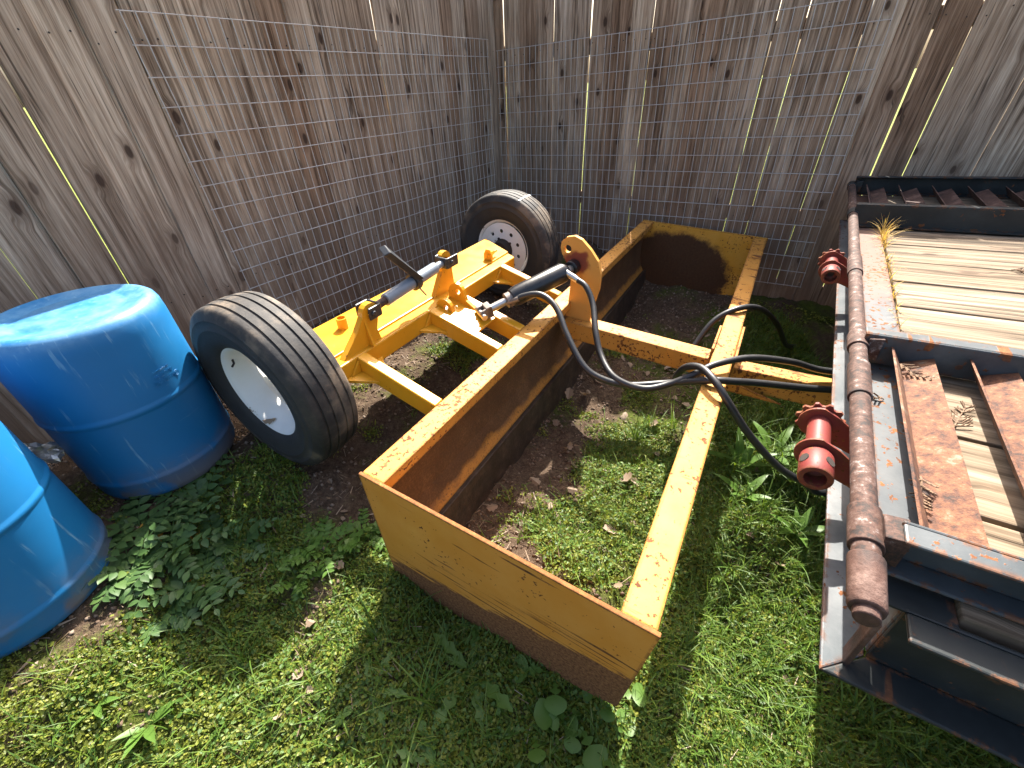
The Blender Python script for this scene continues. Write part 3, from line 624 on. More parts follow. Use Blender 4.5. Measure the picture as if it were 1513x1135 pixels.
# wheels
def wheel_parts():
    R, B = .345, .186; prof = [(-.066, B), (-.076, .190), (-.090, .215), (-.098, .245), (-.0998, .262), (-.1022, .266), (-.1022, .269), (-.0996, .273), (-.097, .298), (-.0985, .301), (-.0955, .306), (-.088, .325), (-.080, .335)]
    def rz(x): return R - .007 * (x / .075) ** 2
    gr = [-.055, -.02, .02, .055]
    xs = [-.074]
    for q in gr: xs += [q - .0045, ('g', q - .0030), ('g', q + .0030), q + .0045]
    xs.append(.074)
    for x in xs: prof.append((x[1], rz(x[1]) - .006) if isinstance(x, tuple) else (x, rz(x)))
    prof += [(-x, r) for x, r in reversed(prof[:13])]
    rim = [(-.076, .1955), (-.073, .1965), (-.068, .188), (-.060, .181), (-.050, .174), (-.030, .171), (-.012, .158), (.022, .157), (.034, .170), (.052, .174), (.060, .181), (.068, .188), (.073, .1965), (.076, .1955), (.074, .1845), (.062, .176), (.05, .169), (.036, .165), (.026, .152), (-.012, .152), (-.032, .166), (-.05, .169), (-.062, .177), (-.073, .186)]
    return prof, rim
tprof, rprof = wheel_parts()
def wheel(x, disc_side, name='wheel', par=bs, loc=None, tape=None):
    w_ = empty(name); w_.parent = par; w_.location = loc if loc else m(x, -.729, .488)
    G().lathe(tprof, 'X', n=96).obj('tyre', 'tyre', w_, smooth=True)
    G().lathe(rprof, 'X', n=72, closed=True).obj('rim', 'white', w_, smooth=True)
    d0 = disc_side * .064
    holes = [ring((d0, .118 * math.cos(k * math.pi / 5 + .2), .118 * math.sin(k * math.pi / 5 + .2)), .0125, 14, 'X') for k in range(10)] + [ring((d0, 0, 0), .070, 28, 'X')]
    holed('rim_disc', ring((d0, 0, 0), .1685, 56, 'X'), holes, (disc_side * .005, 0, 0), 'white', w_)
    G().lathe([(d0 - disc_side * .028, .0), (d0 - disc_side * .028, .028), (d0 - disc_side * .018, .034), (d0 + disc_side * .01, .066), (d0 + disc_side * .055, .060), (d0 + disc_side * .062, .0)], 'X', n=24).obj('hub', 'hub', w_, smooth=True)
    for k in range(5):
        a = k * 2 * math.pi / 5 + .5
        G().tube([(d0 - .012, .072 * math.cos(a), .072 * math.sin(a)), (d0 + .014, .072 * math.cos(a), .072 * math.sin(a))], .009, 6).obj('wheel_nut', 'hub', w_)
    G().tube([(-disc_side * .045, .168, .02), (-disc_side * .052, .15, .02), (-disc_side * .066, .14, .02)], .004, 8).obj('valve', 'hub', w_, smooth=True)
    return w_
w1 = wheel(.202, 1); w1.rotation_euler = (.4, 0, 0)
w2 = wheel(2.218, -1); w2.rotation_euler = (1.9, 0, 0)
def tape(wh, rr_, a0, x0, x1, wd):
    g = G(); vs = []; fs = []
    pts = [(x, r) for x, r in tprof if x0 <= x <= x1]
    for (x, r) in pts:
        for s_ in (-1, 1):
            a = a0 + s_ * wd / r / 2; vs.append((x, (r + .0022) * math.cos(a), (r + .0022) * math.sin(a)))
    fs = [(2 * i, 2 * i + 1, 2 * i + 3, 2 * i + 2) for i in range(len(pts) - 1)]
    g.add(vs, fs); o_ = g.obj('tape_strip', 'label', wh); md = o_.modifiers.new('thick', 'SOLIDIFY'); md.thickness = .0012; return o_

# ------------------------------------------------------------------ flatbed trailer
def tm(a, b, c): return (a, -b, c)
MT = frame((.7257, .6620, .983), (.5592, .8290, .0100), (-.8280, .5588, -.0500), (-.0470, .0197, .9987))
tr = empty('flatbed_trailer', mat=MT); tag(tr, 'black steel flatbed trailer with plank deck and folded rusty ramps', 'trailer')
def chan_b(name, a_web, sgn, b0, b1, c0_, c1_, fl, th, mat, par, mitre=0.0, ftop=None):
    g = G(tm)
    a1 = a_web + sgn * fl; ftop = fl if ftop is None else ftop
    g.box((min(a_web, a_web - sgn * th), b0 + mitre, c0_), (max(a_web, a_web - sgn * th), b1, c1_))
    for cc in ((c0_, c0_ + th), (c1_ - th, c1_)):
        m0 = mitre if cc[0] == c0_ else 0; a1 = a_web + sgn * (fl if cc[0] == c0_ else ftop)
        pts = [(a_web, b0 + mitre, cc[0]), (a1, b0 + mitre - m0, cc[0]), (a1, b1, cc[0]), (a_web, b1, cc[0])]
        g.prism(pts, (0, 0, cc[1] - cc[0]))
    return g.obj(name, mat, par, .003)
BL = 3.2
chan_b('side_beam', -.42, -1, .004, BL, -.208, -.058, .056, .008, 'black', tr, .06, .046)
chan_b('side_beam', 2.30, 1, .004, BL, -.208, -.058, .056, .008, 'black', tr, .06, .046)
g = G(tm).box((-.414, .062, -.20), (2.30, .070, -.062))
g.prism([(-.477, .003, -.208), (2.36, .003, -.208), (2.30, .0615, -.208), (-.42, .0615, -.208)], (0, 0, .008))
g.obj('rear_beam', 'greysteel', tr, .003)
G(tm).box((-.350, .034, -.061), (2.30, .116, -.050)).obj('sill_plate', 'sill', tr, .002)
G(tm).box((-.4195, .030, -.0625), (-.3505, .1205, -.0585)).obj('corner_plate', 'black', tr)
G(tm).box((-.452, .032, -.20), (-.424, .040, -.07)).obj('hinge_tab', 'darkrust', tr, .002)
a0 = -.40; k = 0
pw = .221
while a0 < 2.28:
    wd = min(pw - .010, 2.29 - a0)
    o_ = G(tm).box((a0, .121 + random.uniform(-.002, .004), -.088), (a0 + wd, BL, -.050 + random.uniform(-.003, .002))).obj('deck_plank', 'deck', tr, .003, loc=tm(a0 + wd / 2, .1, -.05))
    a0 += pw
for bb_ in (.9, 1.7, 2.5): G(tm).box((-.414, bb_, -.19), (2.30, bb_ + .05, -.0885)).obj('cross_member', 'black', tr)
# hinge pipe with end sleeve and collars
G(tm).tube([(-.46, 0, 0), (2.26, 0, 0)], .0180, 24).obj('hinge_pipe', 'pipe', tr, smooth=True)
G(tm).tube([(-.488, 0, -.004), (-.482, 0, -.004), (-.405, 0, 0)], [.0195, .0218, .0225], 24).obj('pipe_sleeve', 'darkrust', tr, .002, smooth=True)
G(tm).tube([(-.500, 0, -.006), (-.478, 0, -.006)], [.0150, .0165], 20).obj('pipe_end', 'darkrust', tr, .002, smooth=True)
for s0, s1 in ((.025, .165), (.80, .96)): G(tm).tube([(s0, 0, 0), (s1, 0, 0)], .0215, 24).obj('hinge_collar', 'pipe', tr, .0015, smooth=True)
def ramp(a_near, a_far, cl_mat, far):
    r_ = empty('ramp'); r_.parent = tr
    if not far:
        chan_b('ramp_rail', a_near + .038, -1, .034, 1.95, -.042, .036, .038, .006, 'rampsteel', r_)
        chan_b('ramp_rail', a_far - .030, 1, .006, 1.95, -.042, .036, .034, .006, 'rampsteel', r_)
        i0, i1 = a_near + .0385, a_far - .037
    else:
        chan_b('ramp_rail', a_near + .012, 1, .0, 1.95, -.045, .050, .034, .006, 'black', r_)
        G(tm).box((a_near - .012, .03, -.0449), (a_near + .0055, 1.95, -.039)).obj('rail_foot', 'black', r_)
        chan_b('ramp_rail', a_far, -1, .01, 1.95, -.045, .05, .034, .006, 'black', r_)
        i0, i1 = a_near + .047, a_far - .035
    for s0, s1 in ((a_near - .002, a_near + .075), (a_far - .055, a_far + .015)):
        G(tm).tube([(s0, 0, 0), (s1, 0, 0)], .0222, 24).obj('hinge_collar', 'pipe' if not far else 'black', r_, .0015, smooth=True)
        G(tm).prism([(s0 + .01, .015, .026), (s0 + .01, .045, .030), (s0 + .01, .045, -.03), (s0 + .01, .022, -.026)], (s1 - s0 - .03, 0, 0)).obj('hinge_plate', 'pipe' if not far else 'black', r_, .002)
    k = 0
    for k in range(13):
        b = .062 + .1395 * k; th = .005
        g = G(tm)
        g.prism([(i0, b, .012), (i0, b + .024, -.030), (i0, b + .024 + th, -.030 + th), (i0, b + th, .012)], (i1 - i0, 0, 0))
        g.prism([(i0, b + .024, -.030), (i0, b + .084, -.006), (i0, b + .084, -.006 + th), (i0, b + .024 + th, -.030 + th)], (i1 - i0, 0, 0))
        g.obj('cleat', cl_mat, r_, .0012)
    return r_
ramp(-.383, .309, 'cleat', False)
ramp(1.600, 2.315, 'darkrust', True)
# strap winches on the rear beam
def winch(a):
    w_ = empty('strap_winch'); w_.parent = tr; w_.location = tm(a, -.060, -.034); w_.scale = (.82, .76, .76)
    n = 44; pts = []
    for k in range(n):
        an = 2 * math.pi * k / n; r = .058 if k % 4 < 2 else .049; pts.append((0, r * math.cos(an), r * math.sin(an)))
    holed('ratchet_wheel', pts, [], (.008, 0, 0), 'red', w_)
    G().tube([(-.002, 0, 0), (-.128, 0, 0)], .0275, 26).obj('winch_drum', 'red', w_, .001, smooth=True)
    for x in (-.006, -.134):
        pts = [(x, .050 * math.cos(t_), .050 * math.sin(t_)) for t_ in np.linspace(-2.1 + math.pi / 2 - math.pi / 2, 2.1, 20)]
        pts = [(x, .050 * math.cos(t_), .050 * math.sin(t_)) for t_ in np.linspace(-math.pi / 2, math.pi / 2, 18)]
        pts += [(x, -.040, .030), (x, -.118, -.030), (x, -.118, -.085), (x, -.05, -.06)]
        holed('winch_side_plate', pts, [], (-.006, 0, 0), 'red', w_)
    G().lathe([(-.141, .030), (-.155, .037), (-.222, .037), (-.225, .035), (-.225, .024), (-.19, .024), (-.18, .0)], 'X', n=30).obj('winch_hub', 'red', w_, smooth=True)
    G().lathe([(-.1855, .0), (-.1855, .0185)], 'X', n=20).obj('winch_bore', 'hub', w_)
    for an in (0.6, 2.2, 3.9): 
        p0 = Vector((-.185, .0355 * math.cos(an), .0355 * math.sin(an))); p1 = p0 * 1.0; p1.y *= 1.07; p1.z *= 1.07
        G().tube([tuple(p0), tuple(p1)], .0125, 14).obj('bar_hole', 'hub', w_)
    G().box((-.141, -.126, -.088), (.004, -.1185, -.028)).obj('winch_back_plate', 'red', w_, .001)
    return w_
winch(-.045); winch(1.03)
# running gear under the deck
for aa in (.0, 1.9):
    wl_ = wheel(0, 1, 'trailer_wheel', tr, tm(aa, 2.0, -.983 + .115 + .345 - .10))
G(tm).tube([(.0, 2.0, -.623), (1.9, 2.0, -.623)], .04, 14).obj('trailer_axle', 'black', tr, smooth=True)
for aa in (.25, 1.65): G(tm).box((aa - .03, 1.85, -.60), (aa + .03, 2.15, -.209)).obj('spring_hanger', 'black', tr)

# ------------------------------------------------------------------ drums
def drum(name, loc, label, R=.236, H=.665, rot=0):
    k = R / .236; h = H
    prof = [(h - .007, 0), (h - .007, .128), (h - .009, .132), (h - .009, .150), (h - .006, .156), (h - .004, .185), (h + .001, .196), (h + .002, .205), (h - .003, .216), (h - .012, .226), (h - .03, .2325), (h - .07, .2355), (h * .57, .2370)]
    prof += [(h * .562, .2376), (h * .553, .2405), (h * .543, .2415), (h * .533, .2405), (h * .524, .2376), (h * .516, .2370)]
    prof += [(h * .17, .2370), (h * .162, .2376), (h * .152, .2400), (h * .142, .2410), (h * .132, .2400), (h * .122, .2370), (.035, .2350), (.012, .228), (0, .215), (0, 0)]
    g = G().lathe([(z, r * k) for z, r in prof], 'Z', n=96)
    o_ = g.obj(name, 'blue', None, smooth=True, merge=True)
    o_.location = loc; o_.rotation_euler = rot if isinstance(rot, tuple) else (0, 0, rot)
    return tag(o_, label, 'drum', 'blue plastic drums by the fence')
d1 = drum('plastic_drum', (-1.41, 1.257, .352), 'upturned blue plastic drum standing beside the white-rimmed wheel')
g = G()
def dpt(ang, z, r=.2392): return (r * math.cos(math.radians(ang)), r * math.sin(math.radians(ang)), z)
for k in range(28):
    a0_, a1_ = 2 * math.pi * k / 28, 2 * math.pi * (k + 1) / 28
    for r_ in (.0095, .0045): g.tube([dpt(-5.2 + r_ * 240 * math.cos(a0_), .425 + r_ * math.sin(a0_)), dpt(-5.2 + r_ * 240 * math.cos(a1_), .425 + r_ * math.sin(a1_))], .0011, 4)
for z0, hh, a0_, a1_, n_ in ((.418, .014, -9, -24, 12), (.440, .013, -7.5, -22, 12), (.463, .005, -8.5, -21, 16)):
    for k in range(n_):
        a_ = a0_ + (a1_ - a0_) * k / (n_ - 1)
        if random.random() < .12: continue
        g.tube([dpt(a_, z0), dpt(a_ + random.choice([0, 0, .5, -.5]), z0 + hh)], .0010, 4)
        if random.random() < .6: zz = z0 + random.choice([0, .5, 1]) * hh; g.tube([dpt(a_, zz), dpt(a_ - .9, zz + random.choice([0, 0, .003]))], .0009, 4)
g.obj('embossed_marking', 'blue', d1)
d2 = drum('plastic_drum', (-1.55, .715, .315), 'blue plastic drum with its right side behind the leafy weed and crumpled foil', rot=1.3)

# ------------------------------------------------------------------ small vegetation
def leaf_strip(L, wfun, n, droop, fold=0.25, bend0=0.6):
    """leaf from origin along +Y, rising then drooping; returns verts, faces"""
    vs = []; fs = []; p = Vector((0, 0, 0)); ang = bend0
    for i in range(n + 1):
        u = i / n; wv = wfun(u) * L
        vs += [(p.x - wv, p.y, p.z + wv * fold), (p.x, p.y, p.z), (p.x + wv, p.y, p.z + wv * fold)]
        p = p + Vector((0, math.cos(ang), math.sin(ang))) * (L / n); ang -= droop / n
    for i in range(n):
        b = 3 * i; fs += [(b, b + 1, b + 4, b + 3), (b + 1, b + 2, b + 5, b + 4)]
    return vs, fs
def place(vs, M): return [tuple(M @ Vector(v)) for v in vs]
def rotz(a): return Matrix.Rotation(a, 4, 'Z')
def oval(wd): return lambda u: wd * math.sin(math.pi * min(1, max(0, u)) ** 0.8) + 0.004
def lobed(wd): return lambda u: wd * (0.25 + 0.75 * u) * (0.72 + 0.28 * math.sin(u * 26)) * math.sin(math.pi * min(1, .08 + u * .92)) ** .6 + 0.004
def rosette(name, xy, label, cat, group, n, L, wfun, mat, bend=(.15, .5), droop=(.3, .9), part='leaf', fold=.2, seg=8):
    z = float(gz(*xy)); root = empty(name, (xy[0], xy[1], z)); tag(root, label, cat, group)
    for k in range(n):
        l_ = L * random.uniform(.65, 1.1); vs, fs = leaf_strip(l_, wfun, seg, random.uniform(*droop), fold, random.uniform(*bend))
        g = G(); g.add(place(vs, rotz(k * 2 * math.pi / n + random.uniform(-.35, .35)) @ Matrix.Translation((0, .004, 0))), fs)
        g.obj(part, mat, root, smooth=True)
    return root
def lyrate(u):
    def b(a, c, w): return w * math.sin(math.pi * (u - a) / (c - a)) ** .6 if a < u < c else 0
    return .010 + b(.30, .40, .07) + b(.42, .56, .13) + b(.58, 1.0, .27 * (1 + .05 * math.sin(u * 90)))
# pinnate weed beside the drums
def frond(L, nl, lw, mat_, root, az, bend, droop):
    g = G(); pts = []; p = Vector((0, 0, 0)); ang = bend
    for i in range(9):
        pts.append(p.copy()); p = p + Vector((0, math.cos(ang), math.sin(ang))) * (L / 8); ang -= droop / 8
    g.tube([tuple(q) for q in pts], [.0022 - .0016 * i / 8 for i in range(9)], 5)
    for j in range(nl):
        u = .22 + .78 * j / (nl - 1); q = pts[min(8, int(u * 8))]; d_ = (pts[min(8, int(u * 8) + 1)] - pts[min(7, int(u * 8))]) if int(u * 8) < 8 else pts[8] - pts[7]
        el = math.atan2(d_.z, d_.y)
        for sd in ((-1, 1) if j < nl - 1 else (0,)):
            ll = lw * (0.65 + .5 * math.sin(math.pi * u)) * random.uniform(.85, 1.15)
            vs, fs = leaf_strip(ll, oval(.27), 6, random.uniform(.2, .6), .22, random.uniform(-.05, .2))
            M_ = Matrix.Translation(q) @ Matrix.Rotation(el, 4, 'X') @ rotz(-sd * random.uniform(.95, 1.25)) @ Matrix.Rotation(random.uniform(-.3, .3), 4, 'Y')
            g.add(place(vs, M_), fs)
    M_ = rotz(az); g.v = [tuple(M_ @ Vector(v)) for v in g.v]
    return g.obj('frond', mat_, root, smooth=True)
WEED = [(-1.19, .83, 11, .24), (-1.34, .93, 9, .22), (-1.11, .93, 9, .22), (-1.06, .76, 8, .20), (-1.20, 1.05, 7, .24), (-1.27, .78, 8, .2), (-1.0, .90, 6, .15), (-1.12, .68, 6, .15)]
WLAB = ['largest dark green feather-leaved weed with a yellowed frond, middle of the patch beside the drums'] + ['dark green weed with feathered leaves growing in the patch beside the blue drums'] * 7
WLAB[1] = 'dark feather-leaved weed in the gap between the two blue drums'; WLAB[4] = 'dark feather-leaved weed against the foot of the upturned drum'; WLAB[6] = 'small feather-leaved weed at the wheel side of the patch'; WLAB[7] = 'small feather-leaved weed at the sunlit edge of the patch beside the drums'
for i, (x, y, n, L) in enumerate(WEED):
    root = empty('leafy_weed', (x, y, float(gz(x, y)) - .004)); tag(root, WLAB[i], 'weed', 'feather-leaved weeds by the drums')
    for k in range(n):
        frond(L * random.uniform(.6, 1.1), 7, .040, 'weedyel' if (k == 2 and i in (0, 2, 3)) else 'weed', root, k * 2 * math.pi / n + random.uniform(-.4, .4), random.uniform(.35, .95), random.uniform(.6, 1.2))
for (x, y) in ((-.71, .88), (-.60, .98), (-.77, .80), (-.66, .93), (-.55, 1.06), (-.79, .90)):
    root = empty('leafy_weed', (x, y, float(gz(x, y)) - .004)); tag(root, 'low bright green weed with feathered leaves in the sun beside the yellow end plate', 'weed', 'sunlit feather-leaved weeds')
    for k in range(8): frond(.15 * random.uniform(.6, 1.1), 6, .026, 'broad', root, k * .8 + random.uniform(-.3, .3), random.uniform(.25, .8), random.uniform(.4, 1.0))
# rosettes with toothed leaves in the end plate's shadow
for (x, y, n, L) in ((-.33, .38, 11, .15), (-.16, .52, 10, .17), (-.45, .47, 8, .12), (-.24, .30, 8, .12)):
    rosette('rosette_weed', (x, y), 'flat rosette of toothed dandelion-like leaves in the shadow of the yellow end plate', 'weed', 'toothed rosettes in the shade', n, L, lobed(.17), 'broad', (.1, .45), (.2, .7), seg=22)
for (x, y, n, L) in ((.09, .50, 4, .13), (.14, .40, 5, .12), (.19, .34, 5, .11), (.02, .37, 4, .11), (.24, .44, 4, .10)):
    rosette('broad_leaf_weed', (x, y), 'broad rounded light green leaves at the rusty bottom of the yellow end plate', 'weed', 'broad-leaved weeds by the end plate', n, L, lyrate, 'broad', (.45, .9), (.6, 1.2), seg=26)
for (x, y, n, L) in ((1.0, 1.27, 9, .20), (1.05, .92, 7, .16), (.92, 1.08, 6, .14), (1.18, 1.33, 7, .18)):
    rosette('lance_leaf_weed', (x, y), 'weed with long narrow upright leaves between yellow tube and black trailer', 'weed', 'narrow-leaved weeds by the trailer', n, L, oval(.10), 'broad', (.5, 1.1), (.5, 1.1), seg=9)
for (x, y, n, L) in ((-1.03, .40, 9, .085), (-1.15, .43, 6, .06)):
    rosette('lance_leaf_weed', (x, y), 'bright green weed with pointed fanned leaves alone on the mossy slope', 'weed', 'pointed weeds on the mossy slope', n, L, oval(.13), 'broad', (.3, .7), (.2, .6), seg=9)

# grass tufts
def tuft(xy, n, L, spread, mat_='grass', z=None):
    g = G()
    for k in range(n):
        l_ = L * random.uniform(.45, 1.15); wv = random.uniform(.0014, .0028) / l_
        vs, fs = leaf_strip(l_, lambda u: wv * (1 - u ** 2) + .0002, 6, random.uniform(.5, 1.9), .3, random.uniform(.75, 1.5))
        M_ = Matrix.Translation((random.gauss(0, spread), random.gauss(0, spread), 0)) @ rotz(random.uniform(0, 6.28))
        g.add(place(vs, M_), fs)
    o_ = g.obj('grass_tuft', mat_, None, smooth=True); o_.location = (xy[0], xy[1], float(gz(*xy)) - .003 if z is None else z)
    return o_
def tufts(lst, label, group, mat_='grass'):
    for (x, y, n, L, sp) in lst: tag(tuft((x, y), n, L, sp, mat_), label, 'grass', group)
tufts([(.35, 1.25, 10, .09, .02), (.22, 1.12, 9, .08, .02), (.48, 1.15, 12, .10, .02), (.40, 1.42, 12, .12, .02), (.60, 1.48, 26, .20, .02), (.81, 1.52, 24, .22, .025), (.69, 1.55, 20, .18, .02), (.95, 1.62, 20, .22, .02), (.09, .98, 8, .15, .015), (.01, .95, 7, .13, .012), (.55, 1.30, 12, .10, .02)], 'tuft of thin grass on the soil inside the yellow box', 'grass tufts inside the box')
tufts([(1.11, 1.45, 34, .25, .03), (1.30, 1.48, 34, .26, .03), (.99, 1.02, 30, .22, .03), (1.2, 1.15, 34, .26, .03), (.86, .93, 26, .20, .03), (.72, .80, 26, .17, .03), (.63, .66, 24, .15, .03), (1.05, 1.2, 30, .24, .03), (1.24, 1.30, 30, .25, .03), (1.38, 1.62, 26, .24, .03), (1.1, 1.7, 24, .22, .03), (.90, 1.22, 26, .2, .03), (1.02, .78, 22, .18, .03), (1.12, .95, 24, .2, .03)], 'tuft of long green grass between the yellow front tube and the trailer', 'grass tufts along the front tube')
tufts([(.49, .55, 14, .14, .02), (.39, .47, 12, .14, .015), (.88, .54, 18, .20, .03), (.93, .37, 26, .24, .03), (1.1, .33, 30, .25, .03), (1.0, .46, 24, .22, .03), (.80, .40, 18, .18, .03), (.70, .48, 14, .15, .012)], 'tuft of grass in front of and under the black trailer corner', 'grass tufts under the trailer corner')
tufts([(-.46, .60, 14, .19, .012), (-.27, .44, 16, .21, .012), (-.22, .60, 8, .15, .02), (-.38, .66, 10, .17, .015)], 'thin upright grass tuft in the shadow of the yellow end plate', 'grass tufts in the plate shadow')
tufts([(-.85, .55, 16, .15, .012), (-.92, .62, 6, .12, .01), (-.62, .50, 8, .10, .015), (-1.0, .53, 7, .10, .012)], 'sparse spreading grass tuft on the sunlit mossy slope', 'grass tufts on the mossy slope')
tufts([(-.48, 1.58, 12, .11, .02), (-.36, 1.50, 10, .10, .02), (-.22, 1.72, 8, .09, .02)], 'short grass tuft beside the yellow arm and rail', 'grass tufts behind the rail')
# straw growing through the deck gap
Mtw = MT
g = G()
for k in range(150):
    a = random.uniform(.40, 1.52); a = a if random.random() < .75 else random.uniform(1.35, 1.55)
    l_ = random.uniform(.03, .075) * (1.5 if a > 1.3 else 1.0); wv = .0012 / l_
    vs, fs = leaf_strip(l_, lambda u: wv * (1 - u ** 2) + .0002, 4, random.uniform(.3, 1.6), .2, random.uniform(.5, 1.5))
    M_ = Matrix.Translation(tm(a, .1185 + random.gauss(0, .003), -.055)) @ rotz(random.uniform(0, 6.28)); g.add(place(vs, M_), fs)
so_ = g.obj('straw_grass', 'straw', None); so_.matrix_world = MT
stuff(so_, 'yellow dry grass growing along the gap between sill and deck planks', 'dry grass')

# ground cover: clover and moss leaflets
def vnoise(x, y, s_, seed):
    r_ = np.random.default_rng(seed); tb = r_.random((64, 64)); u = x / s_; v = y / s_; i = np.floor(u).astype(int); j = np.floor(v).astype(int); fx = u - i; fy = v - j
    fx = fx * fx * (3 - 2 * fx); fy = fy * fy * (3 - 2 * fy); T = lambda a, b: tb[a % 64, b % 64]
    return (T(i, j) * (1 - fx) + T(i + 1, j) * fx) * (1 - fy) + (T(i, j + 1) * (1 - fx) + T(i + 1, j + 1) * fx) * fy
MBi = MB_.inverted()
def boxcoord(x, y):
    a = np.array(MBi); lx = a[0, 0] * x + a[0, 1] * y + a[0, 3]; ly_ = a[1, 0] * x + a[1, 1] * y + a[1, 3]
    return lx / MS, -ly_ / MS
def density(x, y):
    dl, dr = dlr(x, y); xm, ym = boxcoord(x, y)
    n_ = .55 * vnoise(x, y, .34, 1) + .3 * vnoise(x, y, .13, 2) + .15 * vnoise(x, y, .05, 3)
    base = np.full_like(x, .78)
    base = np.where(dl < 1.3, .22 + .46 * ssn(.75, 1.3, dl), base)
    inb = (xm > 0) & (xm < 3.3) & (ym > .1) & (ym < .95)
    base = np.where(inb, .16 + .46 * ssn(.35, .7, ym) * (1 - ssn(.9, 1.5, xm)), base)
    base = np.where((ym < .1) & (xm > 0.1), .22, base)
    base = np.where((ym > .95) | (xm < 0) & (ym > .4), .92, base)
    return np.clip(ssn(.36, .58, n_ + (base - .5) * .75), 0, 1) * np.where((dl < .12) | (dr < .12), 0, 1)
def scatter(N, x0, x1, y0, y1, pw_=1.0, dens=density):
    x = RNG.uniform(x0, x1, N); y = RNG.uniform(y0, y1, N)
    k = RNG.random(N) < dens(x, y) ** pw_; return x[k], y[k]
def leaflets(name, mat, x, y, smin, smax, hmax, tilt, label, cat):
    n_ = len(x); z = gz(x, y) + RNG.random(n_) ** 1.5 * hmax; a = RNG.uniform(0, 6.283, n_); s_ = smin + (smax - smin) * RNG.random(n_) ** 2.0
    tx = RNG.normal(0, tilt, n_); ty = RNG.normal(0, tilt, n_)
    dx, dy = np.cos(a), np.sin(a); wx, wy = -dy, dx
    c = np.stack([x, y, z], 1)
    def pt(u, v_, lift): return c + np.stack([(dx * u + wx * v_) * s_, (dy * u + wy * v_) * s_, (tx * u + ty * v_ + lift) * s_], 1)
    V = np.stack([pt(-.5, 0, 0), pt(-.05, .36, .10), pt(.42, .26, .08), pt(.5, 0, -.05), pt(.42, -.26, .08), pt(-.05, -.36, .10)], 1).reshape(-1, 3)
    b = np.arange(n_)[:, None] * 6
    F = np.concatenate([b + np.array([[0, 1, 2, 3]]), b + np.array([[0, 3, 4, 5]])], 0)
    o_ = np_mesh(name, V, F, mat); return stuff(o_, label, cat)
x, y = scatter(560000, -1.9, 1.9, .1, 2.6)
keepn = np.abs(x) < 1.0 + 1.3 * y
x, y = x[keepn], y[keepn]
leaflets('ground_cover', 'cover', x, y, 0.0038, 0.013, .020, .6, 'low carpet of yellow-green moss and tiny leaves over the soil', 'ground cover')
x, y = scatter(60000, -1.2, 1.9, .12, 2.4, 2.0)
leaflets('clover_cover', 'cover2', x, y, .010, .017, .024, .4, 'small clover leaves spread through the moss', 'ground cover')
x, y = scatter(30000, -1.9, 2.6, 2.4, 4.2)
leaflets('ground_cover', 'cover', x, y, .010, .020, .02, .45, 'shaded moss and leaves at the foot of the fence corner', 'ground cover')
# fine scattered grass
def blades(name, x, y, L0, L1, label):
    n_ = len(x); z = gz(x, y); a = RNG.uniform(0, 6.283, n_); L = RNG.uniform(L0, L1, n_); ln = RNG.uniform(.2, 1.1, n_); w_ = RNG.uniform(.0010, .0020, n_)
    dx, dy = np.cos(a), np.sin(a); V = []
    for u, ww in ((0, 1), (.35, .95), (.7, .7), (1, .08)):
        off = ln * u * u * L; h = L * u * (1 - .32 * ln * u)
        for s_ in (-1, 1): V.append(np.stack([x + dx * off - dy * w_ * ww * s_, y + dy * off + dx * w_ * ww * s_, z + h], 1))
    V = np.stack(V, 1).reshape(-1, 3); b = np.arange(n_)[:, None] * 8
    F = np.concatenate([b + np.array([[k, k + 1, k + 3, k + 2]]) for k in (0, 2, 4)], 0)
    return stuff(np_mesh(name, V, F, 'grass'), label, 'grass')
def dens_right(x, y):
    xm, ym = boxcoord(x, y); return np.clip(.30 + .6 * ssn(.95, 1.15, ym) * (.4 + .6 * vnoise(x, y, .22, 9)), 0, 1) * density(x, y)
x, y = scatter(110000, -1.6, 1.9, .12, 2.6, 1.0, dens_right)
blades('fine_grass', x, y, .018, .085, 'thin scattered grass blades standing in the moss')
x, y = scatter(9000, -1.7, 1.8, .12, 2.4, 1.0, lambda x, y: np.full_like(x, .5) * (vnoise(x, y, .2, 21) > .45))
n_ = len(x); a_ = RNG.uniform(0, 6.283, n_); L_ = RNG.uniform(.012, .05, n_); z_ = gz(x, y) + RNG.uniform(.004, .018, n_); dx_, dy_ = np.cos(a_) * L_, np.sin(a_) * L_
V = np.stack([np.stack([x - dx_ * .5 - dy_ * .03, y - dy_ * .5 + dx_ * .03, z_], 1), np.stack([x - dx_ * .5 + dy_ * .03, y - dy_ * .5 - dx_ * .03, z_], 1), np.stack([x + dx_ * .5 + dy_ * .02, y + dy_ * .5 - dx_ * .02, z_ + RNG.normal(0, .005, n_)], 1), np.stack([x + dx_ * .5 - dy_ * .02, y + dy_ * .5 + dx_ * .02, z_ + .001], 1)], 1).reshape(-1, 3)
stuff(np_mesh('dead_stems', V, np.arange(n_ * 4).reshape(-1, 4), 'dry'), 'short dead brown stems lying through the moss', 'litter')
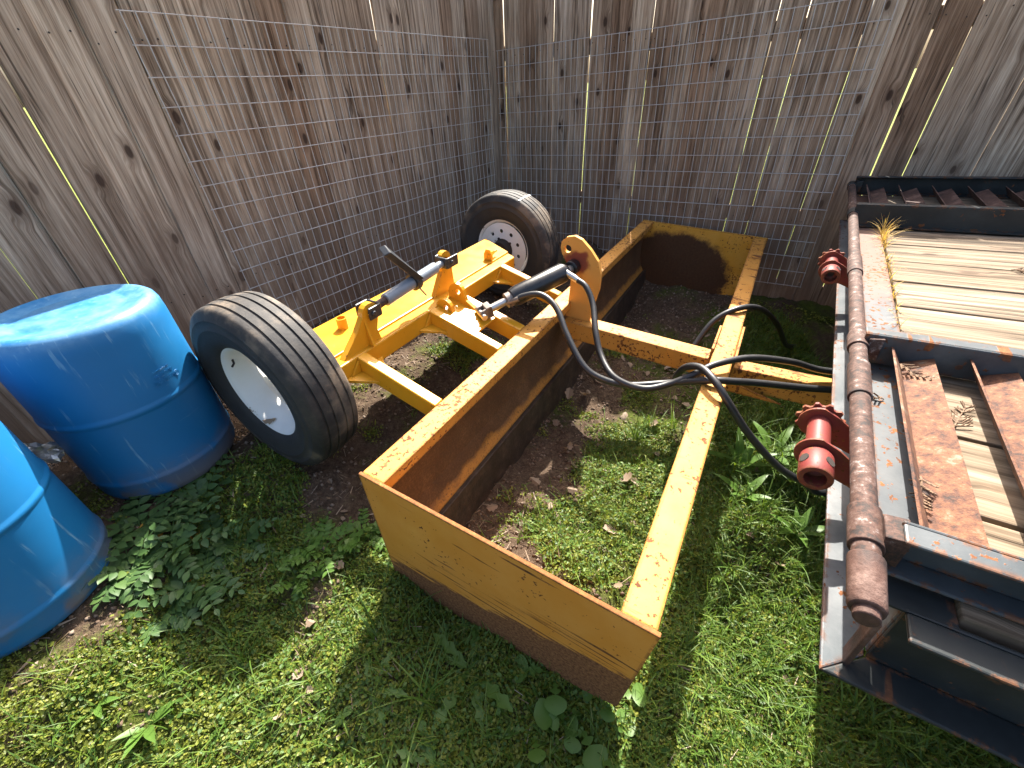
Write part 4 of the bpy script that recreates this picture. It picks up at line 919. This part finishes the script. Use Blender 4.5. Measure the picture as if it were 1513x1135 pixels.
# litter: soil crumbs
def crumbs(N, dens, s0, s1, label):
    x, y = scatter(N, -2.0, 1.7, .15, 3.2, 1.0, dens); n_ = len(x); z = gz(x, y); s_ = RNG.uniform(s0, s1, n_)
    base = np.array([(1, 0, 0), (-1, 0, 0), (0, 1, 0), (0, -1, 0), (0, 0, 1), (0, 0, -1)], float)
    V = base[None] * s_[:, None, None] * RNG.uniform(.5, 1.2, (n_, 6, 1)) + np.stack([x, y, z + s_ * .2], 1)[:, None]
    b = np.arange(n_)[:, None] * 6; T_ = [(0, 2, 4), (2, 1, 4), (1, 3, 4), (3, 0, 4), (2, 0, 5), (1, 2, 5), (3, 1, 5), (0, 3, 5)]
    return stuff(np_mesh('soil_crumbs', V.reshape(-1, 3), np.concatenate([b + np.array([q]) for q in T_], 0), 'pebble'), label, 'soil')
crumbs(22000, lambda x, y: np.clip(1.0 - density(x, y) * 1.2, 0, 1) * .8, .003, .011, 'brown soil crumbs and small stones between the plants')
# dry leaves
def dry_leaf(x, y, s_):
    g = G(); vs, fs = leaf_strip(s_, lambda u: .34 * math.sin(math.pi * min(1, .04 + .96 * u)) ** .8 * (1 + .25 * math.sin(u * 19)) + .003, 9, random.uniform(-1.2, 1.4), random.choice([-.5, .4, .8]), random.uniform(-.2, .6))
    g.add(vs, fs); o_ = g.obj('dry_leaf', 'dry', None, smooth=True); o_.location = (x, y, float(gz(x, y)) + .010); o_.rotation_euler = (random.uniform(-.3, .3), random.uniform(-.3, .3), random.uniform(0, 6.28)); return o_
lv = []
while len(lv) < 46:
    xm, ym = random.uniform(.2, 2.6), random.uniform(.16, .85)
    p_ = MB_ @ Vector(m(xm, ym, 0)); lv.append((p_.x, p_.y, random.uniform(.03, .07)))
for x, y, s_ in lv: tag(dry_leaf(x, y, s_), 'curled dry brown leaf on the ground inside the yellow box', 'dry leaf', 'dry leaves inside the box')
rl = dry_leaf(0, 0, .05); rl.matrix_world = MB_ @ Matrix.Translation(Vector(m(.175, -.76, .488)) + Vector((-.02, 0, -.158))) @ rotz(.8)
tag(rl, 'dry brown leaf lying inside the white rim of the wheel by the drum', 'dry leaf')
for k in range(22):
    x, y = random.uniform(-1.25, -.55), random.uniform(.4, 1.25)
    tag(dry_leaf(x, y, random.uniform(.02, .045)), 'small dry leaf lying on the mossy slope by wheel and drums', 'dry leaf', 'dry leaves on the mossy slope')
for k in range(10):
    x, y = random.uniform(.5, 1.2), random.uniform(.45, 1.4)
    tag(dry_leaf(x, y, random.uniform(.025, .05)), 'dry leaf caught in the grass between yellow tube and trailer', 'dry leaf', 'dry leaves beside the front tube')
# dried cedar sprigs on the ramp
def sprig(a, b, c, L, az, label):
    g = G(); pts = [(0, L * k / 6, .004 * math.sin(k * 1.3)) for k in range(7)]; g.tube(pts, .0016, 5)
    for k in range(1, 7):
        for sd in (-1, 1):
            l_ = L * .32 * (1 - .6 * k / 7); p0 = pts[k]; q = (p0[0] + sd * l_ * .8, p0[1] + l_ * .7, p0[2] + random.uniform(0, .008)); g.tube([p0, q], [.0022, .0012], 5)
            for j in (.35, .65): 
                r0_ = tuple(p0[i] + (q[i] - p0[i]) * j for i in range(3)); g.tube([r0_, (r0_[0] + sd * l_ * .12, r0_[1] + l_ * .34, r0_[2] + .004)], [.002, .001], 4)
    o_ = g.obj('cedar_sprig', 'twig', None); o_.matrix_world = MT @ Matrix.Translation(tm(a, b, c)) @ rotz(az)
    return tag(o_, label, 'twig')
sprig(.235, .075, -.012, .075, 2.4, 'dry cedar sprig caught in the top of the first rusty cleat')
sprig(-.16, .088, -.018, .08, 1.5, 'dry cedar sprig lying along the first rusty cleat')
sprig(.05, .165, -.046, .10, -1.9, 'dry cedar sprig on the plank between the first two rusty cleats')
sprig(-.05, .17, -.046, .09, -.6, 'darker dry cedar sprig on the plank near the second rusty cleat')
sprig(.12, .06, -.047, .05, .4, 'small dry sprig on the grey sill beside the hinge pipe')
sprig(1.13, .45, -.044, .06, 2.8, 'small dry sprig on the seam of the sunlit deck planks')
# foil between the drums
g = G(); n = 9; vs = []; fs = []
for i in range(n):
    for j in range(n): vs.append(((i / (n - 1) - .5) * .10 + random.uniform(-.006, .006), (j / (n - 1) - .5) * .07 + random.uniform(-.006, .006), random.uniform(-.012, .012)))
for i in range(n - 1):
    for j in range(n - 1): fs.append((i * n + j, (i + 1) * n + j, (i + 1) * n + j + 1, i * n + j + 1))
g.add(vs, fs); fo = g.obj('foil_scrap', 'foil', None); fo.location = (-1.56, 1.02, .62); fo.rotation_euler = (1.1, .5, .6)
tag(fo, 'crumpled silver foil scrap wedged between the two blue drums', 'foil')
tape(w2, 0, math.pi / 2 + .35 - 1.9, -.074, .075, .010)
